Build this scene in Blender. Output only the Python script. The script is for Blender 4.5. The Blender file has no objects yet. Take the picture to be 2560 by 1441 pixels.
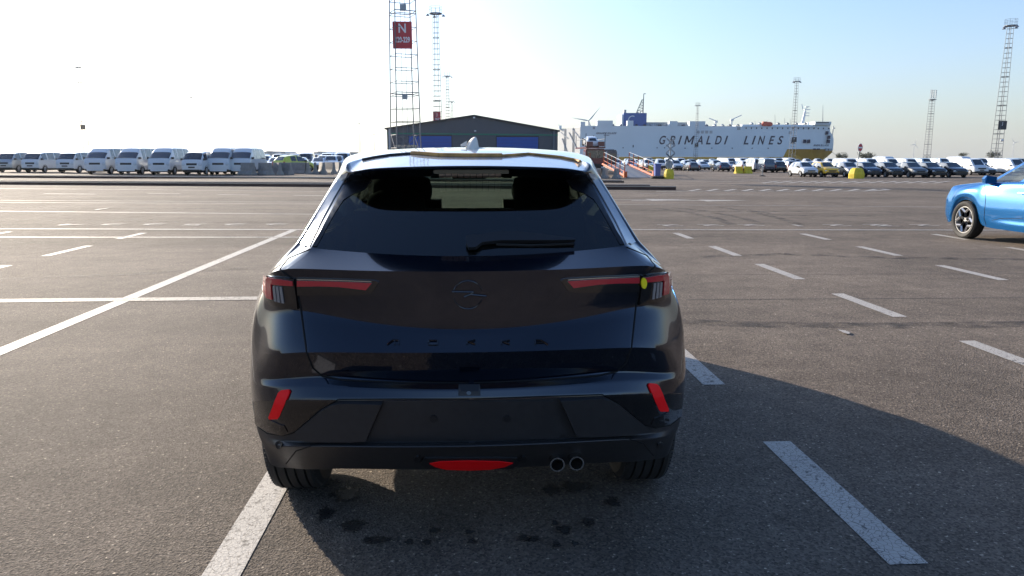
import bpy, bmesh, math, random
from math import sin, cos, pi, radians as R, sqrt, atan2
from mathutils import Vector, Matrix
from mathutils.bvhtree import BVHTree
from mathutils.geometry import delaunay_2d_cdt
random.seed(7)
SC = bpy.context.scene
COL = SC.collection

# ------------------------------------------------------------ camera, sky, sun, exposure
CAMH = 1.49
FPX = 1850.0
TH = math.atan((720.5-393)/FPX)
PS = math.atan(107*cos(TH)/FPX)
FW = Vector((sin(PS)*cos(TH), cos(PS)*cos(TH), -sin(TH)))
RT = Vector((cos(PS), -sin(PS), 0))
UP = Vector((sin(PS)*sin(TH), cos(PS)*sin(TH), cos(TH)))
cam_d = bpy.data.cameras.new('camera'); cam = bpy.data.objects.new('camera', cam_d); COL.objects.link(cam)
cam_d.sensor_width = 36; cam_d.lens = 36*FPX/2560; cam_d.clip_start = .05; cam_d.clip_end = 12000
m3 = Matrix((RT, UP, -FW)).transposed()
cam.matrix_world = Matrix.Translation((0, 0, CAMH)) @ m3.to_4x4()
SC.camera = cam

SUN_AZ, SUN_EL = -37.5, 17.8         # azimuth from +Y (the way the cars point), negative = left
world = bpy.data.worlds.new('World'); SC.world = world; world.use_nodes = True
wn = world.node_tree.nodes; wl = world.node_tree.links
bg = wn['Background']
sky = wn.new('ShaderNodeTexSky'); sky.sky_type = 'NISHITA'; sky.sun_disc = False
sky.sun_elevation = R(SUN_EL); sky.sun_rotation = R(SUN_AZ)
sky.air_density = 1.0; sky.dust_density = 1.0; sky.ozone_density = 1.2; sky.altitude = 0
# thin bright haze low in the sky, with its glow round the sun
def wmath(op, a, b=None, clamp=False):
    k = wn.new('ShaderNodeMath'); k.operation = op; k.use_clamp = clamp
    for i, v in enumerate((a, b)):
        if v is None: continue
        if isinstance(v, (int, float)): k.inputs[i].default_value = v
        else: wl.new(v, k.inputs[i])
    return k.outputs[0]
tcw = wn.new('ShaderNodeTexCoord'); sep = wn.new('ShaderNodeSeparateXYZ'); wl.new(tcw.outputs['Generated'], sep.inputs[0])
dt = wn.new('ShaderNodeVectorMath'); dt.operation = 'DOT_PRODUCT'; wl.new(tcw.outputs['Generated'], dt.inputs[0])
dt.inputs[1].default_value = (sin(R(SUN_AZ))*cos(R(SUN_EL)), cos(R(SUN_AZ))*cos(R(SUN_EL)), sin(R(SUN_EL)))
el = wmath('MAXIMUM', sep.outputs[2], 0.0)
low = wmath('POWER', 2.718, wmath('MULTIPLY', el, -8.0))
cs = wmath('MAXIMUM', dt.outputs['Value'], 0.0)
glow = wmath('ADD', wmath('MULTIPLY', wmath('POWER', cs, 7.0), 5.0), wmath('MULTIPLY', wmath('POWER', cs, 40.0), 14.0))
haze_a = wmath('MULTIPLY', low, 3.6)
amt = wmath('ADD', haze_a, glow)
hz = wn.new('ShaderNodeMix'); hz.data_type = 'RGBA'; hz.blend_type = 'MULTIPLY'; hz.inputs[0].default_value = 1
hz.inputs[6].default_value = (.98, .985, .96, 1); wl.new(amt, hz.inputs[7])
sc_ = wn.new('ShaderNodeMix'); sc_.data_type = 'RGBA'; sc_.inputs[7].default_value = (0, 0, 0, 1); tn = wn.new('ShaderNodeMix'); tn.data_type = 'RGBA'; tn.blend_type = 'MULTIPLY'; tn.inputs[0].default_value = 1; tn.inputs[7].default_value = (1.04, 1.26, 1.64, 1)
wl.new(sky.outputs[0], tn.inputs[6]); wl.new(tn.outputs[2], sc_.inputs[6]); wl.new(wmath('MULTIPLY', low, .85), sc_.inputs[0])
ad = wn.new('ShaderNodeMix'); ad.data_type = 'RGBA'; ad.blend_type = 'ADD'; ad.inputs[0].default_value = 1
wl.new(sc_.outputs[2], ad.inputs[6]); wl.new(hz.outputs[2], ad.inputs[7]); wl.new(ad.outputs[2], bg.inputs[0])
bg.inputs[1].default_value = 0.08
sl = bpy.data.lights.new('sun', 'SUN'); sun = bpy.data.objects.new('sun', sl); COL.objects.link(sun)
sl.energy = 4.9; sl.angle = R(.55); sl.color = (1, .86, .69)
sd = Vector((sin(R(SUN_AZ))*cos(R(SUN_EL)), cos(R(SUN_AZ))*cos(R(SUN_EL)), sin(R(SUN_EL))))
sun.rotation_euler = sd.to_track_quat('Z', 'Y').to_euler()
SC.view_settings.view_transform = 'Standard'; SC.view_settings.look = 'None'
SC.view_settings.exposure = 1.0; SC.view_settings.gamma = 1
SC.cycles.max_bounces = 8; SC.cycles.transparent_max_bounces = 12

# ------------------------------------------------------------ measuring helpers
def ray(px, py):
    u = (px-1280)/FPX; v = -(py-720.5)/FPX
    return FW + RT*u + UP*v
def sstep(a, b, x):
    t = min(1, max(0, (x-a)/(b-a))); return t*t*(3-2*t)
def zg(X, Y):                        # the yard drops gently beyond the rails on the right
    return -.7*sstep(38, 64, Y)*sstep(-14, 8, X)
def gp(px, py):
    d = ray(px, py); k = 1/d.y; sx, sz = d.x*k, d.z*k
    if sz >= 0: raise ValueError('above the horizon')
    Y = CAMH/-sz
    if Y > 37:                        # walk on along the sight line until it meets the sloping yard
        Y = 37.0
        while CAMH+sz*Y > zg(sx*Y, Y) and Y < 600: Y += .1
    return Vector((sx*Y, Y, CAMH+sz*Y))
def at(px, py, Y):
    d = ray(px, py); t = Y/d.y
    return Vector((d.x*t, Y, CAMH+d.z*t))

# ------------------------------------------------------------ materials
MATS = {}
def mat(name, col, rough=.6, metal=0, spec=.5, coat=0, noise=None, bump=None, emit=None, trans=0, alpha=1):
    if name in MATS: return MATS[name]
    m = bpy.data.materials.new(name); m.use_nodes = True
    n = m.node_tree.nodes; l = m.node_tree.links; b = n['Principled BSDF']
    b.inputs['Base Color'].default_value = (*col, 1); b.inputs['Roughness'].default_value = rough
    b.inputs['Metallic'].default_value = metal; b.inputs['Specular IOR Level'].default_value = spec
    b.inputs['Coat Weight'].default_value = coat; b.inputs['Coat Roughness'].default_value = .03
    b.inputs['Transmission Weight'].default_value = trans
    if noise:                        # (scale, amount)
        tc = n.new('ShaderNodeTexCoord'); nz = n.new('ShaderNodeTexNoise'); nz.inputs['Scale'].default_value = noise[0]
        nz.inputs['Detail'].default_value = 5
        l.new(tc.outputs['Object'], nz.inputs['Vector'])
        mr = n.new('ShaderNodeMapRange'); mr.inputs[1].default_value = .3; mr.inputs[2].default_value = .7
        mr.inputs[3].default_value = 1-noise[1]; mr.inputs[4].default_value = 1+noise[1]
        l.new(nz.outputs['Fac'], mr.inputs[0])
        mx = n.new('ShaderNodeMix'); mx.data_type = 'RGBA'; mx.blend_type = 'MULTIPLY'; mx.inputs[0].default_value = 1
        mx.inputs[6].default_value = (*col, 1); l.new(mr.outputs[0], mx.inputs[7]); l.new(mx.outputs[2], b.inputs['Base Color'])
        rr = n.new('ShaderNodeMapRange'); rr.inputs[3].default_value = max(0, rough-.08); rr.inputs[4].default_value = min(1, rough+.08)
        l.new(nz.outputs['Fac'], rr.inputs[0]); l.new(rr.outputs[0], b.inputs['Roughness'])
    if bump:
        tc = n.new('ShaderNodeTexCoord'); nz = n.new('ShaderNodeTexNoise'); nz.inputs['Scale'].default_value = bump[0]
        l.new(tc.outputs['Object'], nz.inputs['Vector'])
        bp = n.new('ShaderNodeBump'); bp.inputs['Strength'].default_value = bump[1]; bp.inputs['Distance'].default_value = bump[2]
        l.new(nz.outputs['Fac'], bp.inputs['Height']); l.new(bp.outputs[0], b.inputs['Normal'])
    if emit:
        b.inputs['Emission Color'].default_value = (*emit[0], 1); b.inputs['Emission Strength'].default_value = emit[1]
    MATS[name] = m; return m

def glass_mat(name, tint, frac, rough=.0):
    m = bpy.data.materials.new(name); m.use_nodes = True
    n = m.node_tree.nodes; l = m.node_tree.links; n.clear()
    out = n.new('ShaderNodeOutputMaterial'); tr = n.new('ShaderNodeBsdfTransparent'); tr.inputs[0].default_value = (*tint, 1)
    gl = n.new('ShaderNodeBsdfGlossy'); gl.inputs['Roughness'].default_value = rough; gl.inputs[0].default_value = (1, 1, 1, 1)
    lw = n.new('ShaderNodeLayerWeight'); pw = n.new('ShaderNodeMath'); pw.operation = 'POWER'; pw.inputs[1].default_value = 5; l.new(lw.outputs['Facing'], pw.inputs[0])
    f0 = ((frac-1)/(frac+1))**2*1.6; fr = n.new('ShaderNodeMath'); fr.operation = 'MULTIPLY_ADD'; fr.inputs[1].default_value = 1-f0; fr.inputs[2].default_value = f0; l.new(pw.outputs[0], fr.inputs[0])
    mx = n.new('ShaderNodeMixShader'); l.new(fr.outputs[0], mx.inputs[0]); l.new(tr.outputs[0], mx.inputs[1]); l.new(gl.outputs[0], mx.inputs[2])
    l.new(mx.outputs[0], out.inputs[0]); MATS[name] = m; return m

def asphalt():
    m = bpy.data.materials.new('asphalt'); m.use_nodes = True
    n = m.node_tree.nodes; l = m.node_tree.links; b = n['Principled BSDF']
    g = n.new('ShaderNodeNewGeometry')
    def noise(scale, detail=4, rough=.6, sc=(1, 1, 1)):
        mp = n.new('ShaderNodeMapping'); mp.inputs['Scale'].default_value = sc; l.new(g.outputs['Position'], mp.inputs[0])
        z = n.new('ShaderNodeTexNoise'); z.inputs['Scale'].default_value = scale; z.inputs['Detail'].default_value = detail
        z.inputs['Roughness'].default_value = rough; l.new(mp.outputs[0], z.inputs['Vector']); return z.outputs['Fac']
    def rng(s, a, b_, c, d):
        r = n.new('ShaderNodeMapRange'); r.inputs[1].default_value = a; r.inputs[2].default_value = b_
        r.inputs[3].default_value = c; r.inputs[4].default_value = d; l.new(s, r.inputs[0]); return r.outputs[0]
    def mul(a, b_):
        k = n.new('ShaderNodeMath'); k.operation = 'MULTIPLY'; l.new(a, k.inputs[0]); l.new(b_, k.inputs[1]); return k.outputs[0]
    vo = n.new('ShaderNodeTexVoronoi'); vo.inputs['Scale'].default_value = 105; l.new(g.outputs['Position'], vo.inputs['Vector'])
    agg = rng(vo.outputs['Color'], .0, 1, .42, 1.65)
    big = rng(noise(.35, 6, .65), .3, .7, .70, 1.30)
    band = rng(noise(.16, 6, .7, (.07, 1, 1)), .35, .65, .66, 1.28)        # lanes worn along the driving direction across the yard
    mid = rng(noise(3.0, 6, .75), .3, .7, .78, 1.2)
    sp = rng(noise(48, 2, .5), .655, .70, 0, 1)                            # pale stones worn bright
    col = n.new('ShaderNodeMix'); col.data_type = 'RGBA'; col.inputs[6].default_value = (.134, .109, .087, 1); col.inputs[7].default_value = (.38, .32, .25, 1)
    l.new(sp, col.inputs[0])
    f = mul(mul(agg, big), mul(band, mid))
    mx = n.new('ShaderNodeMix'); mx.data_type = 'RGBA'; mx.blend_type = 'MULTIPLY'; mx.inputs[0].default_value = 1
    l.new(col.outputs[2], mx.inputs[6]); l.new(f, mx.inputs[7]); l.new(mx.outputs[2], b.inputs['Base Color'])
    b.inputs['Roughness'].default_value = .88; b.inputs['Specular IOR Level'].default_value = .22
    h1 = noise(110, 4, .7)
    bp = n.new('ShaderNodeBump'); bp.inputs['Strength'].default_value = 1; bp.inputs['Distance'].default_value = .008
    l.new(h1, bp.inputs['Height'])
    b2 = n.new('ShaderNodeBump'); b2.inputs['Strength'].default_value = .9; b2.inputs['Distance'].default_value = .006
    l.new(vo.outputs['Distance'], b2.inputs['Height']); l.new(bp.outputs[0], b2.inputs['Normal']); l.new(b2.outputs[0], b.inputs['Normal'])
    return m

def paint_line(name, col, wear, crack=True):
    m = bpy.data.materials.new(name); m.use_nodes = True
    n = m.node_tree.nodes; l = m.node_tree.links; b = n['Principled BSDF']
    g = n.new('ShaderNodeNewGeometry')
    z = n.new('ShaderNodeTexNoise'); z.inputs['Scale'].default_value = 22; z.inputs['Detail'].default_value = 8; z.inputs['Roughness'].default_value = .7
    l.new(g.outputs['Position'], z.inputs['Vector'])
    zb = n.new('ShaderNodeTexNoise'); zb.inputs['Scale'].default_value = 1.7; zb.inputs['Detail'].default_value = 5; l.new(g.outputs['Position'], zb.inputs['Vector'])
    wa = n.new('ShaderNodeMath'); wa.operation = 'MULTIPLY_ADD'; l.new(zb.outputs['Fac'], wa.inputs[0]); wa.inputs[1].default_value = .55; l.new(z.outputs['Fac'], wa.inputs[2])
    r = n.new('ShaderNodeMapRange'); r.inputs[1].default_value = wear+.225; r.inputs[2].default_value = wear+.31; l.new(wa.outputs[0], r.inputs[0])
    v = n.new('ShaderNodeTexVoronoi'); v.feature = 'DISTANCE_TO_EDGE'; v.inputs['Scale'].default_value = 42; l.new(g.outputs['Position'], v.inputs['Vector'])
    vr = n.new('ShaderNodeMapRange'); vr.inputs[1].default_value = .004; vr.inputs[2].default_value = .05; l.new(v.outputs['Distance'], vr.inputs[0])
    k = n.new('ShaderNodeMath'); k.operation = 'MULTIPLY'
    l.new(r.outputs[0], k.inputs[0])
    if crack: l.new(vr.outputs[0], k.inputs[1])
    else: k.inputs[1].default_value = 1
    z2 = n.new('ShaderNodeTexNoise'); z2.inputs['Scale'].default_value = 2.5; z2.inputs['Detail'].default_value = 4; l.new(g.outputs['Position'], z2.inputs['Vector'])
    c0 = n.new('ShaderNodeMix'); c0.data_type = 'RGBA'; c0.inputs[6].default_value = (*[c*.72 for c in col], 1); c0.inputs[7].default_value = (*col, 1); l.new(z2.outputs['Fac'], c0.inputs[0])
    mx = n.new('ShaderNodeMix'); mx.data_type = 'RGBA'; mx.inputs[6].default_value = (.07, .062, .055, 1)
    l.new(c0.outputs[2], mx.inputs[7]); l.new(k.outputs[0], mx.inputs[0]); l.new(mx.outputs[2], b.inputs['Base Color'])
    b.inputs['Roughness'].default_value = .7
    z3 = n.new('ShaderNodeTexNoise'); z3.inputs['Scale'].default_value = 95; l.new(g.outputs['Position'], z3.inputs['Vector'])
    bp = n.new('ShaderNodeBump'); bp.inputs['Strength'].default_value = .5; bp.inputs['Distance'].default_value = .004
    l.new(z3.outputs['Fac'], bp.inputs['Height']); l.new(bp.outputs[0], b.inputs['Normal'])
    return m

M_ASPH = asphalt()
M_LINE = paint_line('white_line_paint', (.45, .42, .375), .385)
M_LINE2 = paint_line('old_line_paint', (.30, .27, .23), .47, False)
M_GLOSSBLK = mat('black_car_paint', (.004, .008, .018), .12, metal=.5, coat=1)
M_GLOSSBLK.node_tree.nodes['Principled BSDF'].inputs['Coat IOR'].default_value = 1.48
M_FILM = mat('white_protective_film', (.34, .36, .38), .25, coat=1, bump=(9, .35, .01))
M_PIANO = mat('gloss_black_trim', (.004, .004, .005), .06, coat=1)
M_PLAST = mat('grey_black_plastic', (.022, .021, .022), .45, noise=(40, .12), bump=(900, .25, .0006))
M_PLASTD = mat('black_plastic', (.010, .010, .011), .5)
M_RUB = mat('tyre_rubber', (.018, .017, .016), .75, noise=(30, .2))
M_SEAM = mat('panel_gap', (.001, .001, .001), .9)
M_REDL = mat('tail_lamp_red', (.46, .02, .03), .22, coat=1)
M_REFL = mat('reflector_red', (.95, .002, .006), .55, spec=.3)
M_WHSTR = mat('clear_lamp_bar', (.22, .21, .21), .25, coat=1)
M_CHROME = mat('polished_steel', (.75, .73, .70), .12, metal=1)
M_STEEL = mat('galvanised_steel', (.30, .32, .34), .45, metal=.6, noise=(3, .15))
M_GALVD = mat('weathered_galvanised_steel', (.16, .175, .19), .6, metal=.3)
M_RUST = mat('rusty_rail_steel', (.085, .045, .032), .8, noise=(2, .3))
M_RAILTOP = mat('worn_rail_head', (.32, .29, .27), .35, metal=.8)
M_CONC = mat('weathered_concrete', (.27, .255, .235), .85, noise=(3, .18), bump=(40, .3, .01))
M_WHITE = mat('white_vehicle_paint', (.62, .64, .65), .25, coat=.6)
M_SILV = mat('silver_vehicle_paint', (.42, .43, .44), .3, metal=.5, coat=.6)
M_GREYP = mat('grey_vehicle_paint', (.11, .115, .12), .3, metal=.3, coat=.7)
M_BLACKP = mat('dark_vehicle_paint', (.014, .016, .02), .2, coat=.8)
M_NAVY = mat('navy_vehicle_paint', (.02, .035, .07), .2, coat=.8)
M_PALEBLUE = mat('pale_blue_vehicle_paint', (.36, .46, .52), .3, coat=.6)
M_YEL = mat('yellow_vehicle_paint', (.80, .48, .015), .3, coat=.6)
M_LIME = mat('lime_vehicle_paint', (.52, .58, .06), .3, coat=.6)
M_REDP = mat('dark_red_vehicle_paint', (.11, .012, .014), .35, coat=.5)
M_BLUECAR = mat('bright_blue_metallic_paint', (.0, .125, .37), .2, metal=.55, coat=.5)
M_ORANGE = mat('orange_painted_steel', (.55, .10, .018), .5, noise=(4, .15))
M_YCONC = mat('yellow_painted_concrete', (.66, .50, .03), .7, noise=(3, .15), bump=(30, .3, .01))
M_BLUEPL = mat('blue_plastic_bin', (.025, .07, .33), .45)
M_CAR_GL = mat('dark_car_glass', (.02, .025, .03), .04, spec=.9, coat=.6)
M_LAMP = mat('clear_headlamp', (.55, .58, .6), .15, coat=1)
M_TAILF = mat('small_tail_lamp', (.35, .02, .02), .3, coat=1)
M_SHIPW = mat('white_ship_paint', (.66, .72, .74), .5, noise=(.05, .05))
M_SHIPY = mat('ochre_ship_paint', (.55, .31, .04), .55, noise=(.06, .12))
M_SHIPB = mat('blue_funnel_paint', (.03, .10, .32), .5)
M_NAVYTXT = mat('navy_lettering', (.008, .012, .04), .5)
M_DARK = mat('dark_opening', (.012, .013, .016), .7)
M_WALLD = mat('dark_grey_cladding', (.085, .09, .10), .6, noise=(.4, .06))
M_GREEN = mat('green_trim', (.02, .16, .10), .5)
M_BDOOR = mat('blue_roller_door', (.012, .075, .34), .5, noise=(1, .06))
M_SIGNR = mat('red_sign_panel', (.52, .045, .05), .5)
M_SIGNK = mat('black_sign_panel', (.03, .032, .035), .5)
M_SIGNW = mat('white_sign_print', (.75, .75, .74), .5)
M_PALE = mat('pale_cladding', (.40, .42, .43), .7, noise=(.05, .06))
M_TURB = mat('white_turbine_paint', (.62, .63, .64), .5)
M_LIFEB = mat('orange_red_lifeboat', (.60, .10, .05), .5)
M_BLUED = mat('blue_plastic_cargo', (.035, .06, .16), .5)
M_BEIGE = mat('beige_cabinet', (.5, .42, .31), .6)
M_LEAF = mat('dusty_foliage', (.075, .085, .05), .8, noise=(.6, .3))
M_BARK = mat('tree_bark', (.08, .065, .05), .9)
M_WATER = mat('harbour_water', (.02, .035, .04), .12)
M_GLASS = glass_mat('tinted_rear_glass', (.27, .33, .28), 1.5)
M_GLASSP = glass_mat('privacy_side_glass', (.07, .08, .075), 1.55)
M_DARKREFL = mat('dark_glass_reflection', (.004, .004, .005), .35)  # matt black standing in for a dark reflection in the rear glass
M_GLASSC = glass_mat('green_tint_glass', (.78, .88, .80), 1.5)
M_CLOTH = mat('seat_cloth', (.02, .02, .022), .85)
M_WRAP = mat('white_fabric_cover', (.72, .68, .60), .8, bump=(60, .5, .004))
M_FOAM = mat('amber_foam_strip', (.42, .22, .06), .7, noise=(14, .6))
M_STICK = mat('yellow_sticker', (.85, .72, .01), .5)
M_WET = mat('wet_asphalt', (.012, .012, .013), .55, bump=(95, .6, .005))
M_BRAKEL = mat('clear_brake_lamp', (.34, .25, .20), .3, coat=1)
M_ALLOY = mat('machined_alloy', (.62, .61, .60), .28, metal=.7)

# ------------------------------------------------------------ object helpers
def tag(o, label=None, cat=None, group=None, kind=None):
    if label: o['label'] = label
    if cat: o['category'] = cat
    if group: o['group'] = group
    if kind: o['kind'] = kind
    return o
def empty(name, loc=(0, 0, 0), rz=0):
    o = bpy.data.objects.new(name, None); COL.objects.link(o); o.location = loc; o.rotation_euler = (0, 0, rz)
    o.empty_display_size = .3; return o
def thing(name, label, cat, loc=(0, 0, 0), rz=0, group=None):
    return tag(empty(name, loc, rz), label, cat, group)
def copy_tree(o, parent=None):
    c = o.copy(); COL.objects.link(c); c.parent = parent
    for ch in list(o.children): copy_tree(ch, c)
    return c

class MB:
    def __init__(s): s.v = []; s.f = []; s.m = []; s.mi = 0
    def add(s, vs, fs, mi=None):
        b = len(s.v); s.v += [tuple(v) for v in vs]; s.f += [tuple(b+i for i in f) for f in fs]
        s.m += [s.mi if mi is None else mi]*len(fs); return s
    def box(s, c, d, rz=0, mi=None, M=None):
        x, y, z = [k/2 for k in d]; vs = []
        for q in ((-x, -y, -z), (x, -y, -z), (x, y, -z), (-x, y, -z), (-x, -y, z), (x, -y, z), (x, y, z), (-x, y, z)):
            p = Vector(q)
            if rz: p = Matrix.Rotation(rz, 3, 'Z') @ p
            if M: p = M @ p
            vs.append(p+Vector(c))
        return s.add(vs, [(0, 3, 2, 1), (4, 5, 6, 7), (0, 1, 5, 4), (1, 2, 6, 5), (2, 3, 7, 6), (3, 0, 4, 7)], mi)
    def bar(s, p, q, w, n=4, w2=None, mi=None):
        p = Vector(p); q = Vector(q); d = (q-p)
        if d.length < 1e-6: return s
        d.normalize(); a = d.orthogonal().normalized(); b = d.cross(a); w2 = w if w2 is None else w2
        vs = []
        for k in range(n):
            t = 2*pi*(k+.5)/n; vs.append(p+(a*cos(t)+b*sin(t))*w)
        for k in range(n):
            t = 2*pi*(k+.5)/n; vs.append(q+(a*cos(t)+b*sin(t))*w2)
        fs = [(k, (k+1) % n, n+(k+1) % n, n+k) for k in range(n)]+[tuple(range(n))[::-1], tuple(range(n, 2*n))]
        return s.add(vs, fs, mi)
    def path(s, pts, w, n=5, mi=None):
        for a, b in zip(pts[:-1], pts[1:]): s.bar(a, b, w, n, mi=mi)
        return s
    def lathe(s, prof, n=24, axis='z', c=(0, 0, 0), mi=None, caps=True):
        vs = []; m = len(prof)
        for k in range(n):
            t = 2*pi*k/n
            for r, h in prof:
                if axis == 'z': p = (r*cos(t), r*sin(t), h)
                elif axis == 'x': p = (h, r*cos(t), r*sin(t))
                else: p = (r*cos(t), h, r*sin(t))
                vs.append((p[0]+c[0], p[1]+c[1], p[2]+c[2]))
        fs = []
        for k in range(n):
            for j in range(m-1):
                a = k*m+j; b = ((k+1) % n)*m+j; fs.append((a, b, b+1, a+1))
        if caps: fs += [tuple(k*m for k in range(n))[::-1], tuple(k*m+m-1 for k in range(n))]
        return s.add(vs, fs, mi)
    def arch(s, r, x0, x1, n=18, a0=-12, a1=192):
        vs = []; 
        for k in range(n+1):
            t = R(a0+(a1-a0)*k/n); c, q = cos(t), sin(t); vs += [(x0, r*c, r*q), (x1, r*c, r*q), (x1, (r-.012)*c, (r-.012)*q), (x0, (r-.012)*c, (r-.012)*q)]
        fs = [(0, 1, 2, 3), (4*n+3, 4*n+2, 4*n+1, 4*n)]
        for k in range(n):
            a = 4*k; fs += [(a+j, a+4+j, a+4+(j+1) % 4, a+(j+1) % 4) for j in range(4)]
        return s.add(vs, fs)
    def prism(s, poly, y0, y1, mi=None, plane='xz'):
        n = len(poly)
        def P(p, y): return (p[0], y, p[1]) if plane == 'xz' else ((y, p[0], p[1]) if plane == 'yz' else (p[0], p[1], y))
        vs = [P(p, y0) for p in poly]+[P(p, y1) for p in poly]
        fs = [tuple(range(n)), tuple(range(2*n-1, n-1, -1))]+[(k, n+k, n+(k+1) % n, (k+1) % n) for k in range(n)]
        return s.add(vs, fs, mi)
    def mesh(s, name, mats, smooth=False, recalc=True):
        me = bpy.data.meshes.new(name); me.from_pydata(s.v, [], s.f)
        for m in (mats if isinstance(mats, (list, tuple)) else [mats]): me.materials.append(m)
        me.polygons.foreach_set('material_index', s.m)
        if recalc:
            b = bmesh.new(); b.from_mesh(me); bmesh.ops.recalc_face_normals(b, faces=b.faces); b.to_mesh(me); b.free()
        if smooth is not False:
            me.shade_smooth() if smooth is True else None
            if smooth is not True:
                me.shade_smooth(); me.set_sharp_from_angle(angle=R(smooth))
        return me
    def build(s, name, mats, parent=None, loc=(0, 0, 0), rz=0, smooth=False):
        o = bpy.data.objects.new(name, s.mesh(name, mats, smooth)); COL.objects.link(o)
        o.parent = parent; o.location = loc; o.rotation_euler = (0, 0, rz); return o

def text_mesh(txt, size, depth, shear=0, spacing=1, bold=0):
    c = bpy.data.curves.new('lettering', 'FONT'); c.body = txt; c.size = size; c.extrude = depth; c.shear = shear
    c.space_character = spacing; c.align_x = 'CENTER'; c.align_y = 'CENTER'; c.offset = bold
    o = bpy.data.objects.new('lettering', c); COL.objects.link(o)
    dg = bpy.context.evaluated_depsgraph_get(); me = bpy.data.meshes.new_from_object(o.evaluated_get(dg))
    bpy.data.objects.remove(o); bpy.data.curves.remove(c); return me
def text(name, txt, size, m, parent, loc, rot=(R(90), 0, 0), depth=.01, shear=0, spacing=1, bold=0, sx=1):
    me = text_mesh(txt, size, depth, shear, spacing, bold); me.materials.clear(); me.materials.append(m)
    o = bpy.data.objects.new(name, me); COL.objects.link(o); o.parent = parent; o.location = loc; o.rotation_euler = rot; o.scale = (sx, 1, 1)
    return o

def loose(me):
    """the separate pieces of a mesh, each as a mesh of its own"""
    par = list(range(len(me.vertices)))
    def f(a):
        while par[a] != a: par[a] = par[par[a]]; a = par[a]
        return a
    for e in me.edges:
        a, b = f(e.vertices[0]), f(e.vertices[1])
        if a != b: par[a] = b
    by = {}
    for p in me.polygons: by.setdefault(f(p.vertices[0]), []).append(tuple(p.vertices))
    out = []
    for fs in by.values():
        u = {}; nv = []; nf = []
        for q in fs:
            g = []
            for i in q:
                if i not in u: u[i] = len(nv); nv.append(me.vertices[i].co.copy())
                g.append(u[i])
            nf.append(g)
        m = bpy.data.meshes.new(me.name); m.from_pydata(nv, [], nf); m.shade_smooth(); out.append(m)
    return out
def link_parts(parts, pm, root):
    for n_, me in parts.items():
        for q in (loose(me) if n_ in ('side_window', 'window_pillar', 'sill_cladding') else [me]):
            q.materials.append(pm[n_]); o = bpy.data.objects.new(n_, q); COL.objects.link(o); o.parent = root

def eval_split(me, names, levels, sharp=22):
    """subdivide a cage mesh and split it by material index into {name: mesh}, plus the whole for measuring"""
    o = bpy.data.objects.new('cage', me); COL.objects.link(o)
    sm = o.modifiers.new('s', 'SUBSURF'); sm.levels = levels; sm.render_levels = levels
    dg = bpy.context.evaluated_depsgraph_get(); ev = bpy.data.meshes.new_from_object(o.evaluated_get(dg)); bpy.data.objects.remove(o)
    vs = [v.co.copy() for v in ev.vertices]; out = {}
    by = {}
    for p in ev.polygons: by.setdefault(p.material_index, []).append(tuple(p.vertices))
    allf = [tuple(p.vertices) for p in ev.polygons]
    for mi, fs in by.items():
        used = {}; nv = []; nf = []
        for f in fs:
            g = []
            for i in f:
                if i not in used: used[i] = len(nv); nv.append(vs[i])
                g.append(used[i])
            nf.append(g)
        m = bpy.data.meshes.new(names[mi]); m.from_pydata(nv, [], nf); m.shade_smooth(); m.set_sharp_from_angle(angle=R(sharp)); out[names[mi]] = m
    return out, vs, allf

# ------------------------------------------------------------ detailed hatchback shell (local: x right, y forward from the rear bumper, z up)
S_ = [.33, .385, .46, .60, .78, .96, 1.10, 1.185, 1.45, 1.9, 2.35, 2.8, 2.94, 3.02, 3.16, 3.34, 3.52, 3.66, 3.74, 3.9]
TA, TF, ARC = .78, 3.34, .40
def arch_z(t, sill):
    for c in (TA, TF):
        d = abs(t-c)
        if d < ARC: return max(sill, .33+sqrt(ARC*ARC-d*d))
    return sill
#        rear centre t,z | tailgate edge x,t,z | corner x,t,z
REAR = [(0.720, 1.502, 0.368, 0.760, 1.493, 0.471, 0.820, 1.483),
        (0.440, 1.456, 0.392, 0.470, 1.446, 0.488, 0.530, 1.430),
        (0.450, 1.445, 0.394, 0.480, 1.437, 0.487, 0.540, 1.420),
        (.585, 1.414, .482, .60, 1.392, .535, .61, 1.387),
        (0.220, 1.125, 0.600, 0.280, 1.154, 0.664, 0.400, 1.147),
        (0.092, 1.087, 0.684, 0.168, 1.097, 0.772, 0.305, 1.048),
        (0.096, 0.869, 0.608, 0.166, 0.941, 0.783, 0.305, 0.925),
        (0.015, 0.811, 0.586, 0.080, 0.805, 0.805, 0.260, 0.757),
        (0.070, 0.683, 0.554, 0.128, 0.704, 0.820, 0.244, 0.653),
        (0.010, 0.677, 0.578, 0.112, 0.672, 0.823, 0.240, 0.636),
        (0.000, 0.643, 0.562, 0.080, 0.627, 0.831, 0.250, 0.558),
        (0.040, 0.468, 0.568, 0.110, 0.452, 0.820, 0.280, 0.420),
        (-0.010, 0.472, 0.560, 0.070, 0.454, 0.817, 0.280, 0.392),
        (0.160, 0.311, 0.532, 0.200, 0.310, 0.734, 0.320, 0.267)]
WID = [.53, .56, .575, .605, .765, .815, .862, .886, .893, .898, .898, .888, .878, .855]
FR = [0, 0, 0, 0, 0, 0, .17, .32, .46, .54, .62, .80, .86, 1]
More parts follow.
